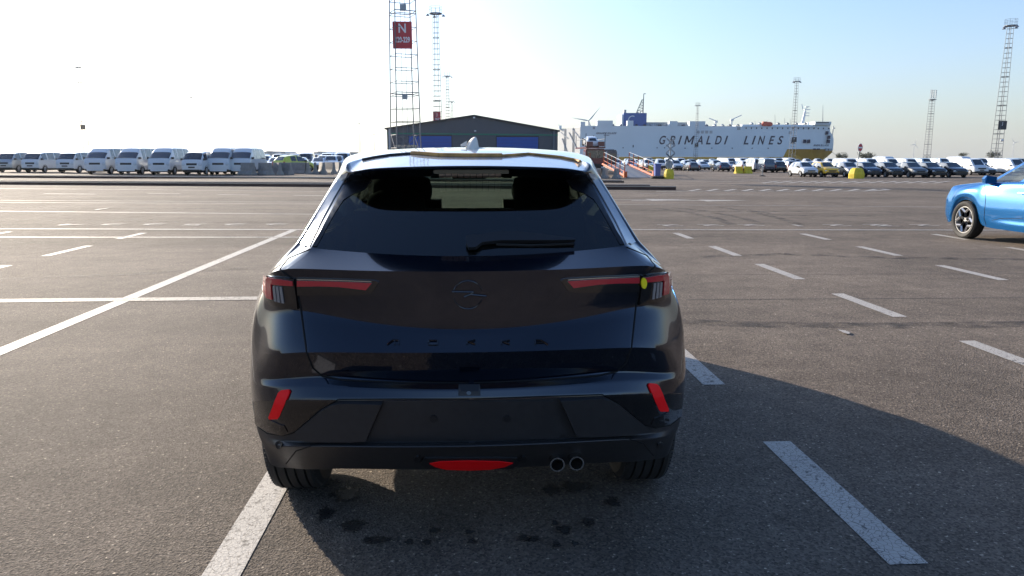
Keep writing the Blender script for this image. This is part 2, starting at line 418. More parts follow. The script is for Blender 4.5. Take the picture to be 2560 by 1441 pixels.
def car_shell(names, levels=3, puma=False):
    rows = []
    for i in range(14):
        tc, zc, x3, t3, z3, x5, t5, z5 = REAR[i]; row = []
        for k in (0, .36, .72, 1):
            row.append((x3*k, tc+(t3-tc)*k*k, zc+(z3-zc)*k*k))
        if i >= 5: row.append((x3+(x5-x3)*.62, t3+(t5-t3)*.35, z3+(z5-z3)*.55))
        else: row.append(((x3+x5)/2, (t3+t5)/2, (z3+z5)/2))
        row.append((x5, t5, z5))
        for s in S_:
            u = (s-.33)/(3.9-.33)
            if i <= 3:
                te = (2.20, 2.27, 2.31, 2.38)[i]; t = t5+.04+(te-t5-.04)*u
                z = (1.485, 1.468, 1.452, 1.40)[i]+.035*sin(pi*min(1, u*1.1))
                x = WID[i]-.045*(1-min(1, u*5))-.03*sstep(.8, 1, u)
                if i <= 2: x -= .02*(1-min(1, u*4))
            elif i == 4:
                t = .40+(3.02-.40)*u; z = 1.160-.13*u; x = .765-.09*(1-min(1, u*4.5))**1.3-.05*sstep(.75, 1, u)
            else:
                t = s; zs = 1.055-.055*u-.10*sstep(.75, 1, u)+(.02 if i == 5 else 0)
                if i == 5: zs += .02*(1-min(1, u*6))
                zb = arch_z(s, .255); z = zs+(zb-zs)*FR[i]
                bl = max(0, 1-(s-.2)/.35)                       # follow the corner just behind the arch
                z = z*(1-bl*.6)+z5*bl*.6
                x = WID[i]; x -= (.07 if i == 5 else .03)*max(0, 1-(s-.33)/.5)**1.5
                fl = max(0, 1-min(abs(s-TA), abs(s-TF))/.6); x += .018*fl*(i in (6, 7, 8, 9, 10, 11))
                if 1.3 < s < 2.8 and 6 <= i <= 11: x -= .03
                x -= (.03 if puma else .10)*sstep(3.5, 3.9, s)*(1.3 if i > 8 else 1)
            row.append((x, t, z))
        fx, ft, fz, ct = [(.44, 2.25, 1.49, 2.27), (.46, 2.32, 1.478, 2.34), (.47, 2.36, 1.465, 2.38), (.50, 2.42, 1.44, 2.46),
                          (.62, 3.10, 1.02, 3.28), (.64, 3.93, .86, 4.02), (.66, 4.0, .78, 4.10), (.68, 4.04, .70, 4.14), (.68, 4.05, .63, 4.15),
                          (.68, 4.05, .57, 4.15), (.68, 4.05, .50, 4.15), (.68, 4.04, .40, 4.14), (.67, 4.03, .34, 4.12), (.64, 3.98, .24, 4.05)][i]
        if puma and i == 4: fz += .04
        if puma and i >= 5: fx *= 1.15; fz += .10 if i == 5 else .05; ft += .03
        for k in (1, .8, .55, .3, .0):
            row.append((fx*k, ct+(ft-ct)*k*k, fz+(.012 if i < 5 else 0)*(1-k*k)))
        rows.append(row)
    nC = len(rows[0]); nS = len(S_)
    bm = bmesh.new(); cr = bm.edges.layers.float.new('crease_edge')
    V = [[None]*nC for _ in rows]; W = [[None]*nC for _ in rows]
    for i, row in enumerate(rows):
        for j, p in enumerate(row):
            V[i][j] = bm.verts.new(p)
            W[i][j] = V[i][j] if p[0] < 1e-6 else bm.verts.new((-p[0], p[1], p[2]))
    id_ = {n: k for k, n in enumerate(names)}
    def part(i, j):
        rear = j < 5; glassrow = (i == 3)
        if glassrow:
            if j < 3: return 'rear_window'
            if j < 5 + 2: return 'body'
            if j == 5+6 or j == 5+11: return 'window_pillar'
            if j < 5+nS-1: return 'side_window'
            if j < 5+nS+1: return 'body'
            return 'windscreen'
        if i == 0: return 'spoiler_film'
        if i <= 2: return 'spoiler' if j < 4 else 'body'
        if 4 <= i <= 7: return 'tailgate' if j < 3 else 'body'
        if i in (8, 9): return 'bumper' if j < 6 else 'body'
        if i in (10, 11, 12): return 'lower_bumper' if j < 7 else ('sill_cladding' if i == 12 else 'body')
        return 'body'
    for i in range(13):
        for j in range(nC-1):
            p = part(i, j); mi = id_.get(p, 0)
            for Q, flip in ((V, False), (W, True)):
                q = [Q[i][j], Q[i+1][j], Q[i+1][j+1], Q[i][j+1]]
                if flip: q.reverse()
                try: f = bm.faces.new(q); f.material_index = mi
                except ValueError: pass
    # roof cap
    def zroof(t): return 1.50+.042*sin(pi*min(1, max(0, (t-.6)/1.75)))
    prev = {1: [V[0][k] for k in range(6)], -1: [W[0][k] for k in range(6)]}
    for k in range(nS+1):
        if k < nS:
            cur = {}
            for sg, Q in ((1, V), (-1, W)):
                e = Q[0][6+k].co; l = []
                for a in (0, .2, .4, .6, .8):
                    if a == 0 and sg == -1: l.append(cur[1][0]); continue
                    l.append(bm.verts.new((e.x*a, e.y, e.z+(zroof(e.y)-e.z)*(1-a**2.2))))
                l.append(Q[0][6+k]); cur[sg] = l
        else:
            cur = {1: [V[0][nC-1-a] for a in range(5)]+[V[0][6+nS-1]], -1: [W[0][nC-1-a] for a in range(5)]+[W[0][6+nS-1]]}
        for sg in (1, -1):
            for a in range(5):
                q = [prev[sg][a], prev[sg][a+1], cur[sg][a+1], cur[sg][a]]
                if len(set(q)) < 3: continue
                if sg < 0: q.reverse()
                q2 = []
                for x in q:
                    if x not in q2: q2.append(x)
                try: f = bm.faces.new(q2); f.material_index = id_.get('roof', 0)
                except ValueError: pass
        prev = cur
    def cset(i, j0, j1, val):
        for j in range(j0, j1):
            for Q in (V, W):
                e = bm.edges.get((Q[i][j], Q[i][j+1]))
                if e: e[cr] = val
    for i, val in ((0, .5), (1, .95), (2, .95), (3, 1), (4, 1), (5, 1), (6, .95), (7, 1), (8, .95), (9, .95), (10, .6), (11, .95), (12, .9)):
        cset(i, 0, 3 if i not in (0,) else 4, val)
        cset(i, 3, 5, val*(.85 if i < 9 else .75))
    cset(5, 5, 10, .5); cset(3, 5, nC-1, .9); cset(4, 5, nC-1, .9); cset(13, 0, nC-1, 1); cset(5, 5+nS, nC-1, .4)
    for (jj, rr) in ((3, range(3, 5)), ):
        for i in range(3, 4):
            for Q in (V, W):
                e = bm.edges.get((Q[i][3], Q[i+1][3]));
                if e: e[cr] = 1
    bmesh.ops.recalc_face_normals(bm, faces=bm.faces)
    f0 = max(bm.faces, key=lambda f: f.calc_center_median().z)
    if f0.normal.z < 0: bmesh.ops.reverse_faces(bm, faces=bm.faces)
    me = bpy.data.meshes.new('cage'); bm.to_mesh(me); bm.free()
    return eval_split(me, names, levels)

def wheel_builder(parent, side, r=.335, w=.215, star=False, detail=True, group=None, spokes=5, rimr=None, rimmat=None):
    """a wheel as a part: tyre and rim are its sub-parts; local axis x; side=+1: outer face towards +x"""
    rimr = rimr or r*.72
    e = empty('wheel'); e.parent = parent
    h = w/2; t = MB()
    if detail:
        prof = [(rimr, -h*.85), (rimr+.02, -h), (r*.9, -h*1.03), (r*.975, -h*.86)]
        for c in (-.55, -.18, .18, .55):
            g = .045
            prof += [(r, (c-.12-g)*h), (r, (c-g)*h), (r-.012, (c-g*.6)*h), (r-.012, (c+g*.6)*h), (r, (c+g)*h)]
        prof += [(r, .75*h), (r*.975, h*.86), (r*.9, h*1.03), (rimr+.02, h), (rimr, h*.85)]
        t.lathe(prof, 64, 'x', caps=False)
        for k in range(90):                                     # shoulder sipes
            a = 2*pi*k/90
            for s in (-1, 1):
                c = (s*h*.82, r*.962*cos(a), r*.962*sin(a))
                t.box(c, (h*.20, .010, .006), M=Matrix.Rotation(a, 3, 'X'))
    else:
        t.lathe([(rimr, -h), (r*.93, -h), (r, -h*.7), (r, h*.7), (r*.93, h), (rimr, h)], 20, 'x', caps=False)
    to = t.build('tyre', M_RUB, e, smooth=35)
    rm = MB(); f = side*h
    rm.lathe([(rimr, -side*h*.6), (rimr, side*h*.8), (rimr*.93, side*h*.8), (rimr*.9, -side*h*.3)], 32 if detail else 16, 'x', caps=False)
    rm.lathe([(rimr*.88, -side*.01), (.01, -side*.01)], 20, 'x', caps=True, mi=1)
    rm.lathe([(.001, f*.55), (.05, f*.55), (.06, f*.2), (.06, 0)], 12, 'x', caps=False)
    if star:
        for k in range(5):
            a = 2*pi*k/5+.3
            for d in (-.63, .63):
                p0 = (f*.62, rimr*.55*cos(a), rimr*.55*sin(a)); p1 = (f*.72, rimr*.93*cos(a+d*.72), rimr*.93*sin(a+d*.72))
                rm.bar(p0, p1, .022, 4)
            rm.bar((f*.5, .04*cos(a), .04*sin(a)), (f*.62, rimr*.55*cos(a), rimr*.55*sin(a)), .026, 4, mi=1)
    else:
        for k in range(spokes):
            a = 2*pi*k/spokes+.3
            for d in (-.12, .12):
                rm.bar((f*.5, .05*cos(a), .05*sin(a)), (f*.7, rimr*.93*cos(a+d), rimr*.93*sin(a+d)), .02, 4)
    rm.build('rim', [rimmat or M_ALLOY, M_DARK], e)
    return e

def surf_tools(vs, fs, org):
    bvh = BVHTree.FromPolygons(vs, fs); O = Vector(org)
    def hit(px, py):
        d = ray(px, py).normalized(); h = bvh.ray_cast(Vector((0, 0, CAMH))-O, d)
        if h[0] is None: return None
        n = h[1]
        if n.dot(d) > 0: n = -n
        return h[0], n, d
    def overlay(name, poly, m, parent, off=.003, thick=.012, grid=14, mirror=False, both=False, dens=10, normal_view=False, smooth=False):
        """a moulded piece lying on the body: its outline in the view from behind, dropped on to the shell and given thickness"""
        P = []
        for a, b in zip(poly, poly[1:]+poly[:1]):
            L = max(1, int(math.hypot(b[0]-a[0], b[1]-a[1])/dens))
            for k in range(L): P.append((a[0]+(b[0]-a[0])*k/L, a[1]+(b[1]-a[1])*k/L))
        n = len(P); pts = [Vector(p) for p in P]
        x0 = min(p[0] for p in P); x1 = max(p[0] for p in P); y0 = min(p[1] for p in P); y1 = max(p[1] for p in P)
        def inside(x, y):
            c = False
            for k in range(n):
                a = P[k]; b = P[k-1]
                if (a[1] > y) != (b[1] > y) and x < (b[0]-a[0])*(y-a[1])/(b[1]-a[1])+a[0]: c = not c
            return c
        gy = y0+grid*.5
        while gy < y1:
            gx = x0+grid*.5
            while gx < x1:
                if inside(gx, gy) and min((gx-p[0])**2+(gy-p[1])**2 for p in P) > (grid*.35)**2: pts.append(Vector((gx, gy)))
                gx += grid
            gy += grid
        r = delaunay_2d_cdt(pts, [], [tuple(range(n))], 1, 1e-5)
        top = []; bot = []; last = next((h for h in (hit(v.x, v.y) for v in r[0]) if h), None)
        if last is None: raise RuntimeError('no surface under '+name)
        for v in r[0]:
            h = hit(v.x, v.y) or last
            last = h; q, nn, d = h
            if normal_view: nn = -d
            top.append(q+nn*(off+thick)); bot.append(q+nn*(off-.004))
        nv = len(top); fs = [tuple(f) for f in r[2]]
        ec = {}
        for f in fs:
            for a, b in zip(f, f[1:]+f[:1]): ec[(a, b)] = 1
        side = [(a, b) for (a, b) in ec if (b, a) not in ec]
        allf = [f for f in fs]+[tuple(x+nv for x in f[::-1]) for f in fs]+[(b, a, a+nv, b+nv) for a, b in side]
        out = []
        for mir in ([False, True] if both else [mirror]):
            mb = MB(); mb.add([Vector((-p.x if mir else p.x, p.y, p.z)) for p in top+bot], allf)
            o = mb.build(name, m, parent, smooth=40 if smooth else False); out.append(o)
        return out
    def seam(name, poly, m, parent, r=.004, off=.0, both=False):
        P = []
        for a, b in zip(poly[:-1], poly[1:]):
            L = max(1, int(math.hypot(b[0]-a[0], b[1]-a[1])/8))
            for k in range(L): P.append((a[0]+(b[0]-a[0])*k/L, a[1]+(b[1]-a[1])*k/L))
        P.append(poly[-1]); Q = []
        for p in P:
            h = hit(*p)
            if h: Q.append(h[0]+h[1]*off)
        for mir in ([1, -1] if both else [1]):
            mb = MB(); mb.path([Vector((q.x*mir, q.y, q.z)) for q in Q], r, 6); mb.build(name, m, parent)
    return hit, overlay, seam

# ------------------------------------------------------------ the ground
def gmesh(name, pts4, m, z=.004, kind='structure'):
    """a flat marking as a sheet just above the yard, following its height"""
    mb = MB()
    for q in pts4: mb.add([(p[0], p[1], zg(p[0], p[1])+z) for p in q], [tuple(range(len(q)))])
    o = mb.build(name, m); 
    if kind: o['kind'] = kind
    return o
def axis(lst):
    out = []
    for a, b, n in lst: out += [a+(b-a)*k/n for k in range(n)]
    return out+[lst[-1][1]]
xs = axis([(-3000, -300, 6), (-300, -40, 8), (-40, 40, 40), (40, 300, 8), (300, 3000, 6)])
ys = axis([(-300, 0, 4), (0, 40, 8), (40, 90, 50), (90, 536, 8)])
mb = MB(); mb.add([(x, y, zg(x, y)) for y in ys for x in xs], [(j*len(xs)+i, j*len(xs)+i+1, (j+1)*len(xs)+i+1, (j+1)*len(xs)+i) for j in range(len(ys)-1) for i in range(len(xs)-1)])
g = mb.build('ground', M_ASPH, smooth=True); g['kind'] = 'structure'; g['label'] = 'grey asphalt yard reaching from the black hatchback to the quay'
mb = MB(); mb.box((0, 1518, -3.5), (6000, 1964, 1))
w = mb.build('water', M_WATER); w['kind'] = 'structure'

def strip(p, q, w):
    a = gp(*p); b = gp(*q); d = Vector((b.x-a.x, b.y-a.y)).normalized(); nx, ny = -d.y*w/2, d.x*w/2
    n = max(1, int((b-a).length/6)); out = []
    for k in range(n):
        u = a.lerp(b, k/n); v = a.lerp(b, (k+1)/n)
        out.append([(u.x-nx, u.y-ny), (v.x-nx, v.y-ny), (v.x+nx, v.y+ny), (u.x+nx, u.y+ny)])
    return out
LINES = [('solid', (-420, 1052), (735, 576), .15, M_LINE, .003), ('solid', (690, 1205), (520, 1475), .17, M_LINE, .003)]
gmesh('parking_line', strip((-420, 1054), (736, 575), .15), M_LINE, .003)
gmesh('parking_line', strip((745, 1110), (524, 1490), .14), M_LINE, .003)
gmesh('road_line', strip((-700, 571), (660, 575), .16)+strip((660, 575), (1560, 575), .16)+strip((1560, 575), (2900, 577), .13), M_LINE, .006)
gmesh('faded_line', strip((-400, 594), (760, 594), .18), M_LINE2, .004)
gmesh('faded_line', strip((-200, 755), (700, 746), .19), M_LINE2, .004)
gmesh('faded_line', strip((-300, 526), (860, 537), .22), M_LINE2, .004)
gmesh('road_line', strip((-300, 500), (860, 506), .16), M_LINE2, .004)
gmesh('road_line', strip((-300, 505), (860, 511), .16), M_LINE2, .004)
gmesh('faded_line', strip((300, 474), (830, 480), .25)+strip((-300, 470), (300, 474), .25), M_LINE2, .004)
gmesh('road_line', strip((1540, 512), (2000, 515), .16)+strip((2000, 515), (2420, 519), .16), M_LINE2, .004)
gmesh('faded_line', strip((1600, 484), (1900, 488), .2), M_LINE2, .004)
for a, b in (((110, 485), (240, 486)), ((370, 484), (450, 485)), ((545, 487), (625, 488)), ((733, 489), (810, 490))):
    gmesh('lane_dash', strip(a, b, .2), M_LINE, .004)
XA, = (gp(1941, 1105).x,)
def dash(pa, pb, w=.145):
    a = gp(*pa); b = gp(*pb); x = (a.x+b.x)/2
    gmesh('lane_dash', [[(x-w/2, b.y), (x+w/2, b.y), (x+w/2, a.y), (x-w/2, a.y)]], M_LINE, .003)
for pa, pb in (((1941, 1105), (2272, 1412)), ((1690, 870), (1780, 963)), ((1700, 583), (1715, 597)), ((1706, 583), (1716, 597))): 
    if pa[1] != 583: dash(pa, pb, .15)
for pa, pb in (((1688, 583), (1727, 597)), ((1776, 616), (1848, 640)), ((1893, 661), (2006, 699)), ((2083, 735), (2262, 793)), ((2420, 853), (2700, 960)),
               ((2003, 585), (2075, 600)), ((2143, 617), (2252, 640)), ((2348, 664), (2510, 701)), ((2640, 745), (2800, 790)),
               ((2330, 586), (2424, 600)), ((2525, 619), (2700, 650)), ((365, 583), (290, 598)), ((227, 615), (108, 641)), ((20, 664), (-90, 690)), ((12, 580), (-60, 596))):
    dash(pa, pb, .14)
M_SEAMA = mat('asphalt_joint', (.055, .048, .042), .9)
for a, b, w in (((1715, 750), (2700, 744), .02), ((1640, 688), (2700, 684), .015)):
    gmesh('asphalt_seam', strip(a, b, w), M_SEAMA, .002)
def tyre_mat():
    m = mat('tyre_mark', (.03, .027, .025), .8); n = m.node_tree.nodes; l = m.node_tree.links; b = n['Principled BSDF']; out = next(k for k in n if k.type == 'OUTPUT_MATERIAL')
    g_ = n.new('ShaderNodeNewGeometry'); z = n.new('ShaderNodeTexNoise'); z.inputs['Scale'].default_value = 4; z.inputs['Detail'].default_value = 8; l.new(g_.outputs['Position'], z.inputs['Vector'])
    r_ = n.new('ShaderNodeMapRange'); r_.inputs[1].default_value = .4; r_.inputs[2].default_value = .75; r_.inputs[4].default_value = .75; l.new(z.outputs['Fac'], r_.inputs[0])
    tr = n.new('ShaderNodeBsdfTransparent'); mx = n.new('ShaderNodeMixShader'); l.new(r_.outputs[0], mx.inputs[0]); l.new(tr.outputs[0], mx.inputs[1]); l.new(b.outputs[0], mx.inputs[2]); l.new(mx.outputs[0], out.inputs[0]); return m
M_TMARK = tyre_mat()
for k, pl in enumerate(([(1640, 521), (1720, 531), (1790, 546), (1830, 562)], [(1680, 519), (1770, 529), (1860, 546), (1900, 560)], [(1790, 518), (1880, 530), (1960, 549), (2000, 562)], [(1860, 524), (1950, 538), (2060, 541), (2190, 540)], [(300, 553), (520, 556), (760, 556)], [(-60, 548), (200, 551), (420, 549)],
                        [(-80, 516), (220, 521), (560, 523), (820, 527)], [(1600, 527), (1800, 530), (2100, 528), (2360, 533)], [(1700, 806), (1900, 812), (2200, 815), (2600, 811)], [(1750, 642), (1960, 636), (2200, 645), (2600, 650)], [(0, 700), (260, 689), (620, 672)])):
    q_ = []
    for a, b in zip(pl[:-1], pl[1:]): q_ += strip(a, b, .24)
    gmesh('tyre_mark', q_, M_TMARK, .0012+.0001*k)
#stall numbers painted upside down as seen from here
for px, py, t in ((262, 566, '224'), (575, 566, '225'), (1790, 568, '222'), (2112, 568, '221'), (2335, 568, '227')):
    p = gp(px, py); me = text_mesh(t, .55, 0, spacing=1.5); me.materials.clear(); me.materials.append(M_LINE)
    o = bpy.data.objects.new('stall_number', me); COL.objects.link(o); o.location = (p.x, p.y+.35, .010); o.rotation_euler = (0, 0, pi); o['kind'] = 'structure'
    o.scale = (2.2, 1, 1)
# arrows and hatching far right
for px, py in ((1600, 500), (1735, 502)):
    p = gp(px, py); s = 1
    q = [(p.x-2.2*s, p.y-.1), (p.x+.3*s, p.y-.1), (p.x+.3*s, p.y-.5), (p.x+1.9*s, p.y), (p.x+.3*s, p.y+.5), (p.x+.3*s, p.y+.1), (p.x-2.2*s, p.y+.1)]
    gmesh('lane_arrow', [q], M_LINE, .003)
hq = []
hq += strip((1640, 479), (2180, 478), .25)+strip((2180, 478), (2222, 475), .25)+strip((2222, 475), (2200, 473), .25)
for k in range(11):
    x = 1720+k*44; hq += strip((x, 479), (x+30, 473.5), .22)
gmesh('hatched_marking', hq, M_LINE, .006)
hq = strip((1850, 453), (2420, 453), .3)+strip((1905, 459), (2360, 458), .3)
for k in range(14):
    x = 1905+k*33; hq += strip((x, 458.5), (x+40, 453.5), .35)
gmesh('hatched_marking', hq, M_LINE, .006)
gmesh('faded_line', strip((1690, 449), (1900, 450), .3)+strip((1640, 452), (1860, 455), .3), M_LINE, .004)

# drips of water behind the car: a sheet that thins out towards its rim
def soft_wet():
    m = M_WET; n = m.node_tree.nodes; l = m.node_tree.links; b = n['Principled BSDF']; out = next(k for k in n if k.type == 'OUTPUT_MATERIAL')
    at_ = n.new('ShaderNodeAttribute'); at_.attribute_name = 'depth'; g_ = n.new('ShaderNodeNewGeometry'); z = n.new('ShaderNodeTexNoise'); z.inputs['Scale'].default_value = 70; z.inputs['Detail'].default_value = 5
    l.new(g_.outputs['Position'], z.inputs['Vector']); a_ = n.new('ShaderNodeMath'); a_.operation = 'MULTIPLY_ADD'; l.new(z.outputs['Fac'], a_.inputs[0]); a_.inputs[1].default_value = 1.6; a_.inputs[2].default_value = -.95
    s_ = n.new('ShaderNodeMath'); s_.operation = 'ADD'; l.new(at_.outputs['Fac'], s_.inputs[0]); l.new(a_.outputs[0], s_.inputs[1])
    r_ = n.new('ShaderNodeMapRange'); r_.inputs[1].default_value = .0; r_.inputs[2].default_value = .75; r_.inputs[4].default_value = .85; l.new(s_.outputs[0], r_.inputs[0])
    tr = n.new('ShaderNodeBsdfTransparent'); mx = n.new('ShaderNodeMixShader'); l.new(r_.outputs[0], mx.inputs[0]); l.new(tr.outputs[0], mx.inputs[1]); l.new(b.outputs[0], mx.inputs[2]); l.new(mx.outputs[0], out.inputs[0])
soft_wet()
def wet_mesh(pts, z):
    n = len(pts); cx = sum(p[0] for p in pts)/n; cy = sum(p[1] for p in pts)/n; vs = [(cx, cy, z)]; att = [1.0]
    for f, a in ((.45, 1.0), (.8, .55), (1.1, 0.0)):
        for p in pts: vs.append((cx+(p[0]-cx)*f, cy+(p[1]-cy)*f, z)); att.append(a)
    fs = [(0, 1+k, 1+(k+1) % n) for k in range(n)]
    for j in (0, 1): fs += [(1+j*n+k, 1+(j+1)*n+k, 1+(j+1)*n+(k+1) % n, 1+j*n+(k+1) % n) for k in range(n)]
    mb = MB(); mb.add(vs, fs); o = mb.build('wet_spot', M_WET); a = o.data.attributes.new('depth', 'FLOAT', 'POINT'); a.data.foreach_set('value', att); return o
def blob(px, py, rx, ry, k):
    c = gp(px, py); e = gp(px+rx, py); f = gp(px, py-ry); a = abs(e.x-c.x); b = abs(f.y-c.y); pts = []
    rnd = random.Random(k)
    ph = [rnd.uniform(0, 6.28) for _ in range(4)]
    for i in range(40):
        t = 2*pi*i/40; r = 1+.13*sin(3*t+ph[0])+.1*sin(5*t+ph[1])+.07*sin(9*t+ph[2])+.05*sin(14*t+ph[3])
        pts.append((c.x+a*r*cos(t), c.y+b*r*sin(t)))
    return pts
WETS = [(868, 1235, 42, 22), (815, 1285, 24, 17), (883, 1316, 33, 17), (920, 1351, 16, 8), (948, 1352, 34, 11), (1024, 1357, 13, 7), (1068, 1358, 13, 7), (1086, 1330, 15, 8),
        (1174, 1333, 13, 6), (1181, 1357, 14, 8), (1310, 1350, 19, 9), (1336, 1352, 18, 9), (1390, 1366, 15, 8), (1437, 1364, 12, 7), (1471, 1310, 20, 12), (1410, 1330, 19, 14),
        (1388, 1313, 9, 7), (1380, 1230, 24, 16), (1440, 1222, 45, 15), (1530, 1260, 20, 14)]
WLAB = ['broad dark drip mark just right of the rear left tyre', 'round dark drip mark nearest the shadow edge, behind the rear left tyre', 'large dark drip mark below the round one by the shadow edge', 'small drip mark at the left end of the long wide one',
 'long wide dark drip mark, lowest on the left side', 'small drip mark just right of the long wide one', 'small drip mark, second to the right of the long wide one', 'oval drip mark above the pair of small ones', 'faint drip mark under the fog lamp, upper of two', 'small round drip mark under the fog lamp, lower of two',
 'dark drip mark left half of the long pair right of the fog lamp', 'dark drip mark right half of the long pair right of the fog lamp', 'small drip mark below the exhaust tips, left of the lowest two', 'small drip mark below the exhaust tips, right of the lowest two', 'round dark drip mark farthest right of the scattered ones under the exhaust', 'irregular faint drip mark below the exhaust tips',
 'tiny drip mark at upper left of the ones under the exhaust', 'wet patch directly below the left exhaust tip', 'long wet patch directly below the right exhaust tip', 'wet patch beside the rear right tyre']
for k, (x, y, a, b) in enumerate(WETS):
    o = wet_mesh(blob(x, y, a, b, k), .002+.0005*k)
    side = 'left' if x < 1000 else ('middle' if x < 1250 else 'right')
    tag(o, WLAB[k], 'drip mark', 'drip marks behind the black hatchback')
o = gmesh('light_scrap', [blob(2112, 833, 9, 5, 3)], M_LINE, .012, None); tag(o, 'small pale scrap lying alone on the sunlit asphalt right of the black hatchback', 'litter')
o = gmesh('light_scrap', [blob(253, 524, 6, 2.5, 5)], M_LINE, .012, None); tag(o, 'small pale scrap lying on the asphalt in front of the minibuses', 'litter')

# rails that run across the yard, standing proud of the asphalt
def rail(pts, name):
    mb = MB(); P = [gp(*p) for p in pts]
    for a, b in zip(P[:-1], P[1:]):
        d = (b-a); d.z = 0; d.normalize(); n = Vector((-d.y, d.x, 0)); 
        for prof, mi in (([(-.075, 0), (.075, 0), (.075, .025), (.02, .04), (.02, .13), (-.02, .13), (-.02, .04), (-.075, .025)], 0), ([(-.035, .13), (.035, .13), (.035, .17), (-.035, .17)], 1)):
            vs = [a+n*x+Vector((0, 0, z)) for x, z in prof]+[b+n*x+Vector((0, 0, z)) for x, z in prof]; m = len(prof)
            mb.add(vs, [tuple(range(m)), tuple(range(2*m-1, m-1, -1))]+[(k, (k+1) % m, m+(k+1) % m, m+k) for k in range(m)], mi)
    return mb.build(name, [M_RUST, M_RAILTOP])
TR = [('far pair, the farther one', [(-500, 440), (300, 445.6), (1000, 450), (1500, 455), (1555, 455.6)]), ('far pair, the nearer one', [(-500, 441), (300, 447.0), (1000, 452), (1500, 456.8), (1560, 457.4)]),
      ('near pair, the farther one', [(-500, 455), (300, 461), (1000, 465.5), (1500, 469.6), (1625, 470.6)]), ('near pair, the nearer one', [(-500, 458), (300, 464.2), (1000, 469), (1500, 474.2), (1690, 475.6)])]
for lab, pts in TR:
    tag(rail(pts, 'rail'), 'rusty steel rail crossing the yard before the minibuses, '+lab, 'rail', 'rails crossing the yard')
# dark ballast groove between the rails of each pair
def between(p, q):
    A = [gp(*a) for a in p]; B = [gp(*b) for b in q]
    return [[(A[k].x, A[k].y), (A[k+1].x, A[k+1].y), (B[k+1].x, B[k+1].y), (B[k].x, B[k].y)] for k in range(len(A)-1)]
gmesh('track_bed', between(TR[0][1], TR[1][1]), M_RUST, .01); gmesh('track_bed', between(TR[2][1], TR[3][1]), M_RUST, .01)

# ------------------------------------------------------------ the black hatchback
PN = ['body', 'spoiler', 'tailgate', 'bumper', 'lower_bumper', 'rear_window', 'side_window', 'windscreen', 'window_pillar', 'roof', 'sill_cladding', 'spoiler_film']
CY = 2.52
parts, vs, fs = car_shell(PN, 3)
car = thing('hatchback', 'glossy black hatchback seen square from behind, nearest vehicle, wrapped roof antenna', 'car', (0, CY, 0))
pm = dict(body=M_GLOSSBLK, spoiler=M_GLOSSBLK, tailgate=M_GLOSSBLK, bumper=M_GLOSSBLK, lower_bumper=M_PLAST, rear_window=M_GLASS, side_window=M_GLASSP,
          windscreen=M_GLASSC, window_pillar=M_PIANO, roof=M_FILM, sill_cladding=M_PLAST, spoiler_film=M_FILM)
link_parts(parts, pm, car)
hit, overlay, seam = surf_tools(vs, fs, (0, CY, 0))
# tail lamps
def lamp_side():
    hs = overlay('tail_lamp', [(664, 688), (700, 692), (738, 697), (741, 720), (748, 772), (715, 771), (690, 763), (669, 748), (663, 722)], M_PIANO, car, .002, .010, both=True, smooth=True)
    rd = overlay('red_lens', [(668, 692), (700, 695), (736, 701), (737, 713), (686, 708.5), (689, 747), (676, 744), (669, 728)], M_REDL, car, .010, .007, both=True)
    for pl in ([(690.5, 713), (695.5, 713), (699.5, 752), (694, 750.5)], [(698, 713.5), (703, 714), (707.5, 754), (702, 753)], [(705.5, 714.5), (711, 715), (716.5, 756), (711, 755)]):
        w_ = overlay('reversing_lamp', pl, M_WHSTR, car, .010, .006, both=True, grid=30)
        for a, b in zip(w_, hs): a.parent = b
    for a, b in zip(rd, hs): a.parent = b
    hb = overlay('lamp_bar', [(744, 695), (850, 697.5), (938, 701), (948, 705), (930, 732), (905, 737), (746, 738)], M_PIANO, car, .001, .008, both=True, smooth=True)
    rb = overlay('red_lens', [(747, 700), (850, 703), (932, 706.5), (917, 724), (850, 716), (800, 714), (747, 714.5)], M_REDL, car, .008, .007, both=True)
    rc = overlay('lens_edge', [(746, 696.6), (850, 699.4), (930, 702.6), (930, 704), (850, 701), (746, 698.2)], M_CHROME, car, .008, .004, both=True, grid=30)
    for a, b in zip(rb, hb): a.parent = b
    for a, b in zip(rc, hb): a.parent = b
lamp_side()
# reflectors and the glossy corner arms
overlay('bumper_corner', [(638, 1004), (700, 1000), (842, 1000), (800, 1022), (738, 1078), (708, 1088), (672, 1080), (641, 1060)], M_PIANO, car, .0, .006, both=True, smooth=True)
overlay('reflector', [(706, 976), (724, 974), (727, 979), (722, 992), (701, 1041), (697, 1046), (677, 1047), (675, 1042), (690, 1003), (699, 982)], M_REFL, car, .004, .004, both=True)
overlay('reflector_sill', [(655, 1064), (676, 1047), (705, 1060), (714, 1062), (722, 1078), (708, 1084)], M_PIANO, car, .004, .005, both=True)
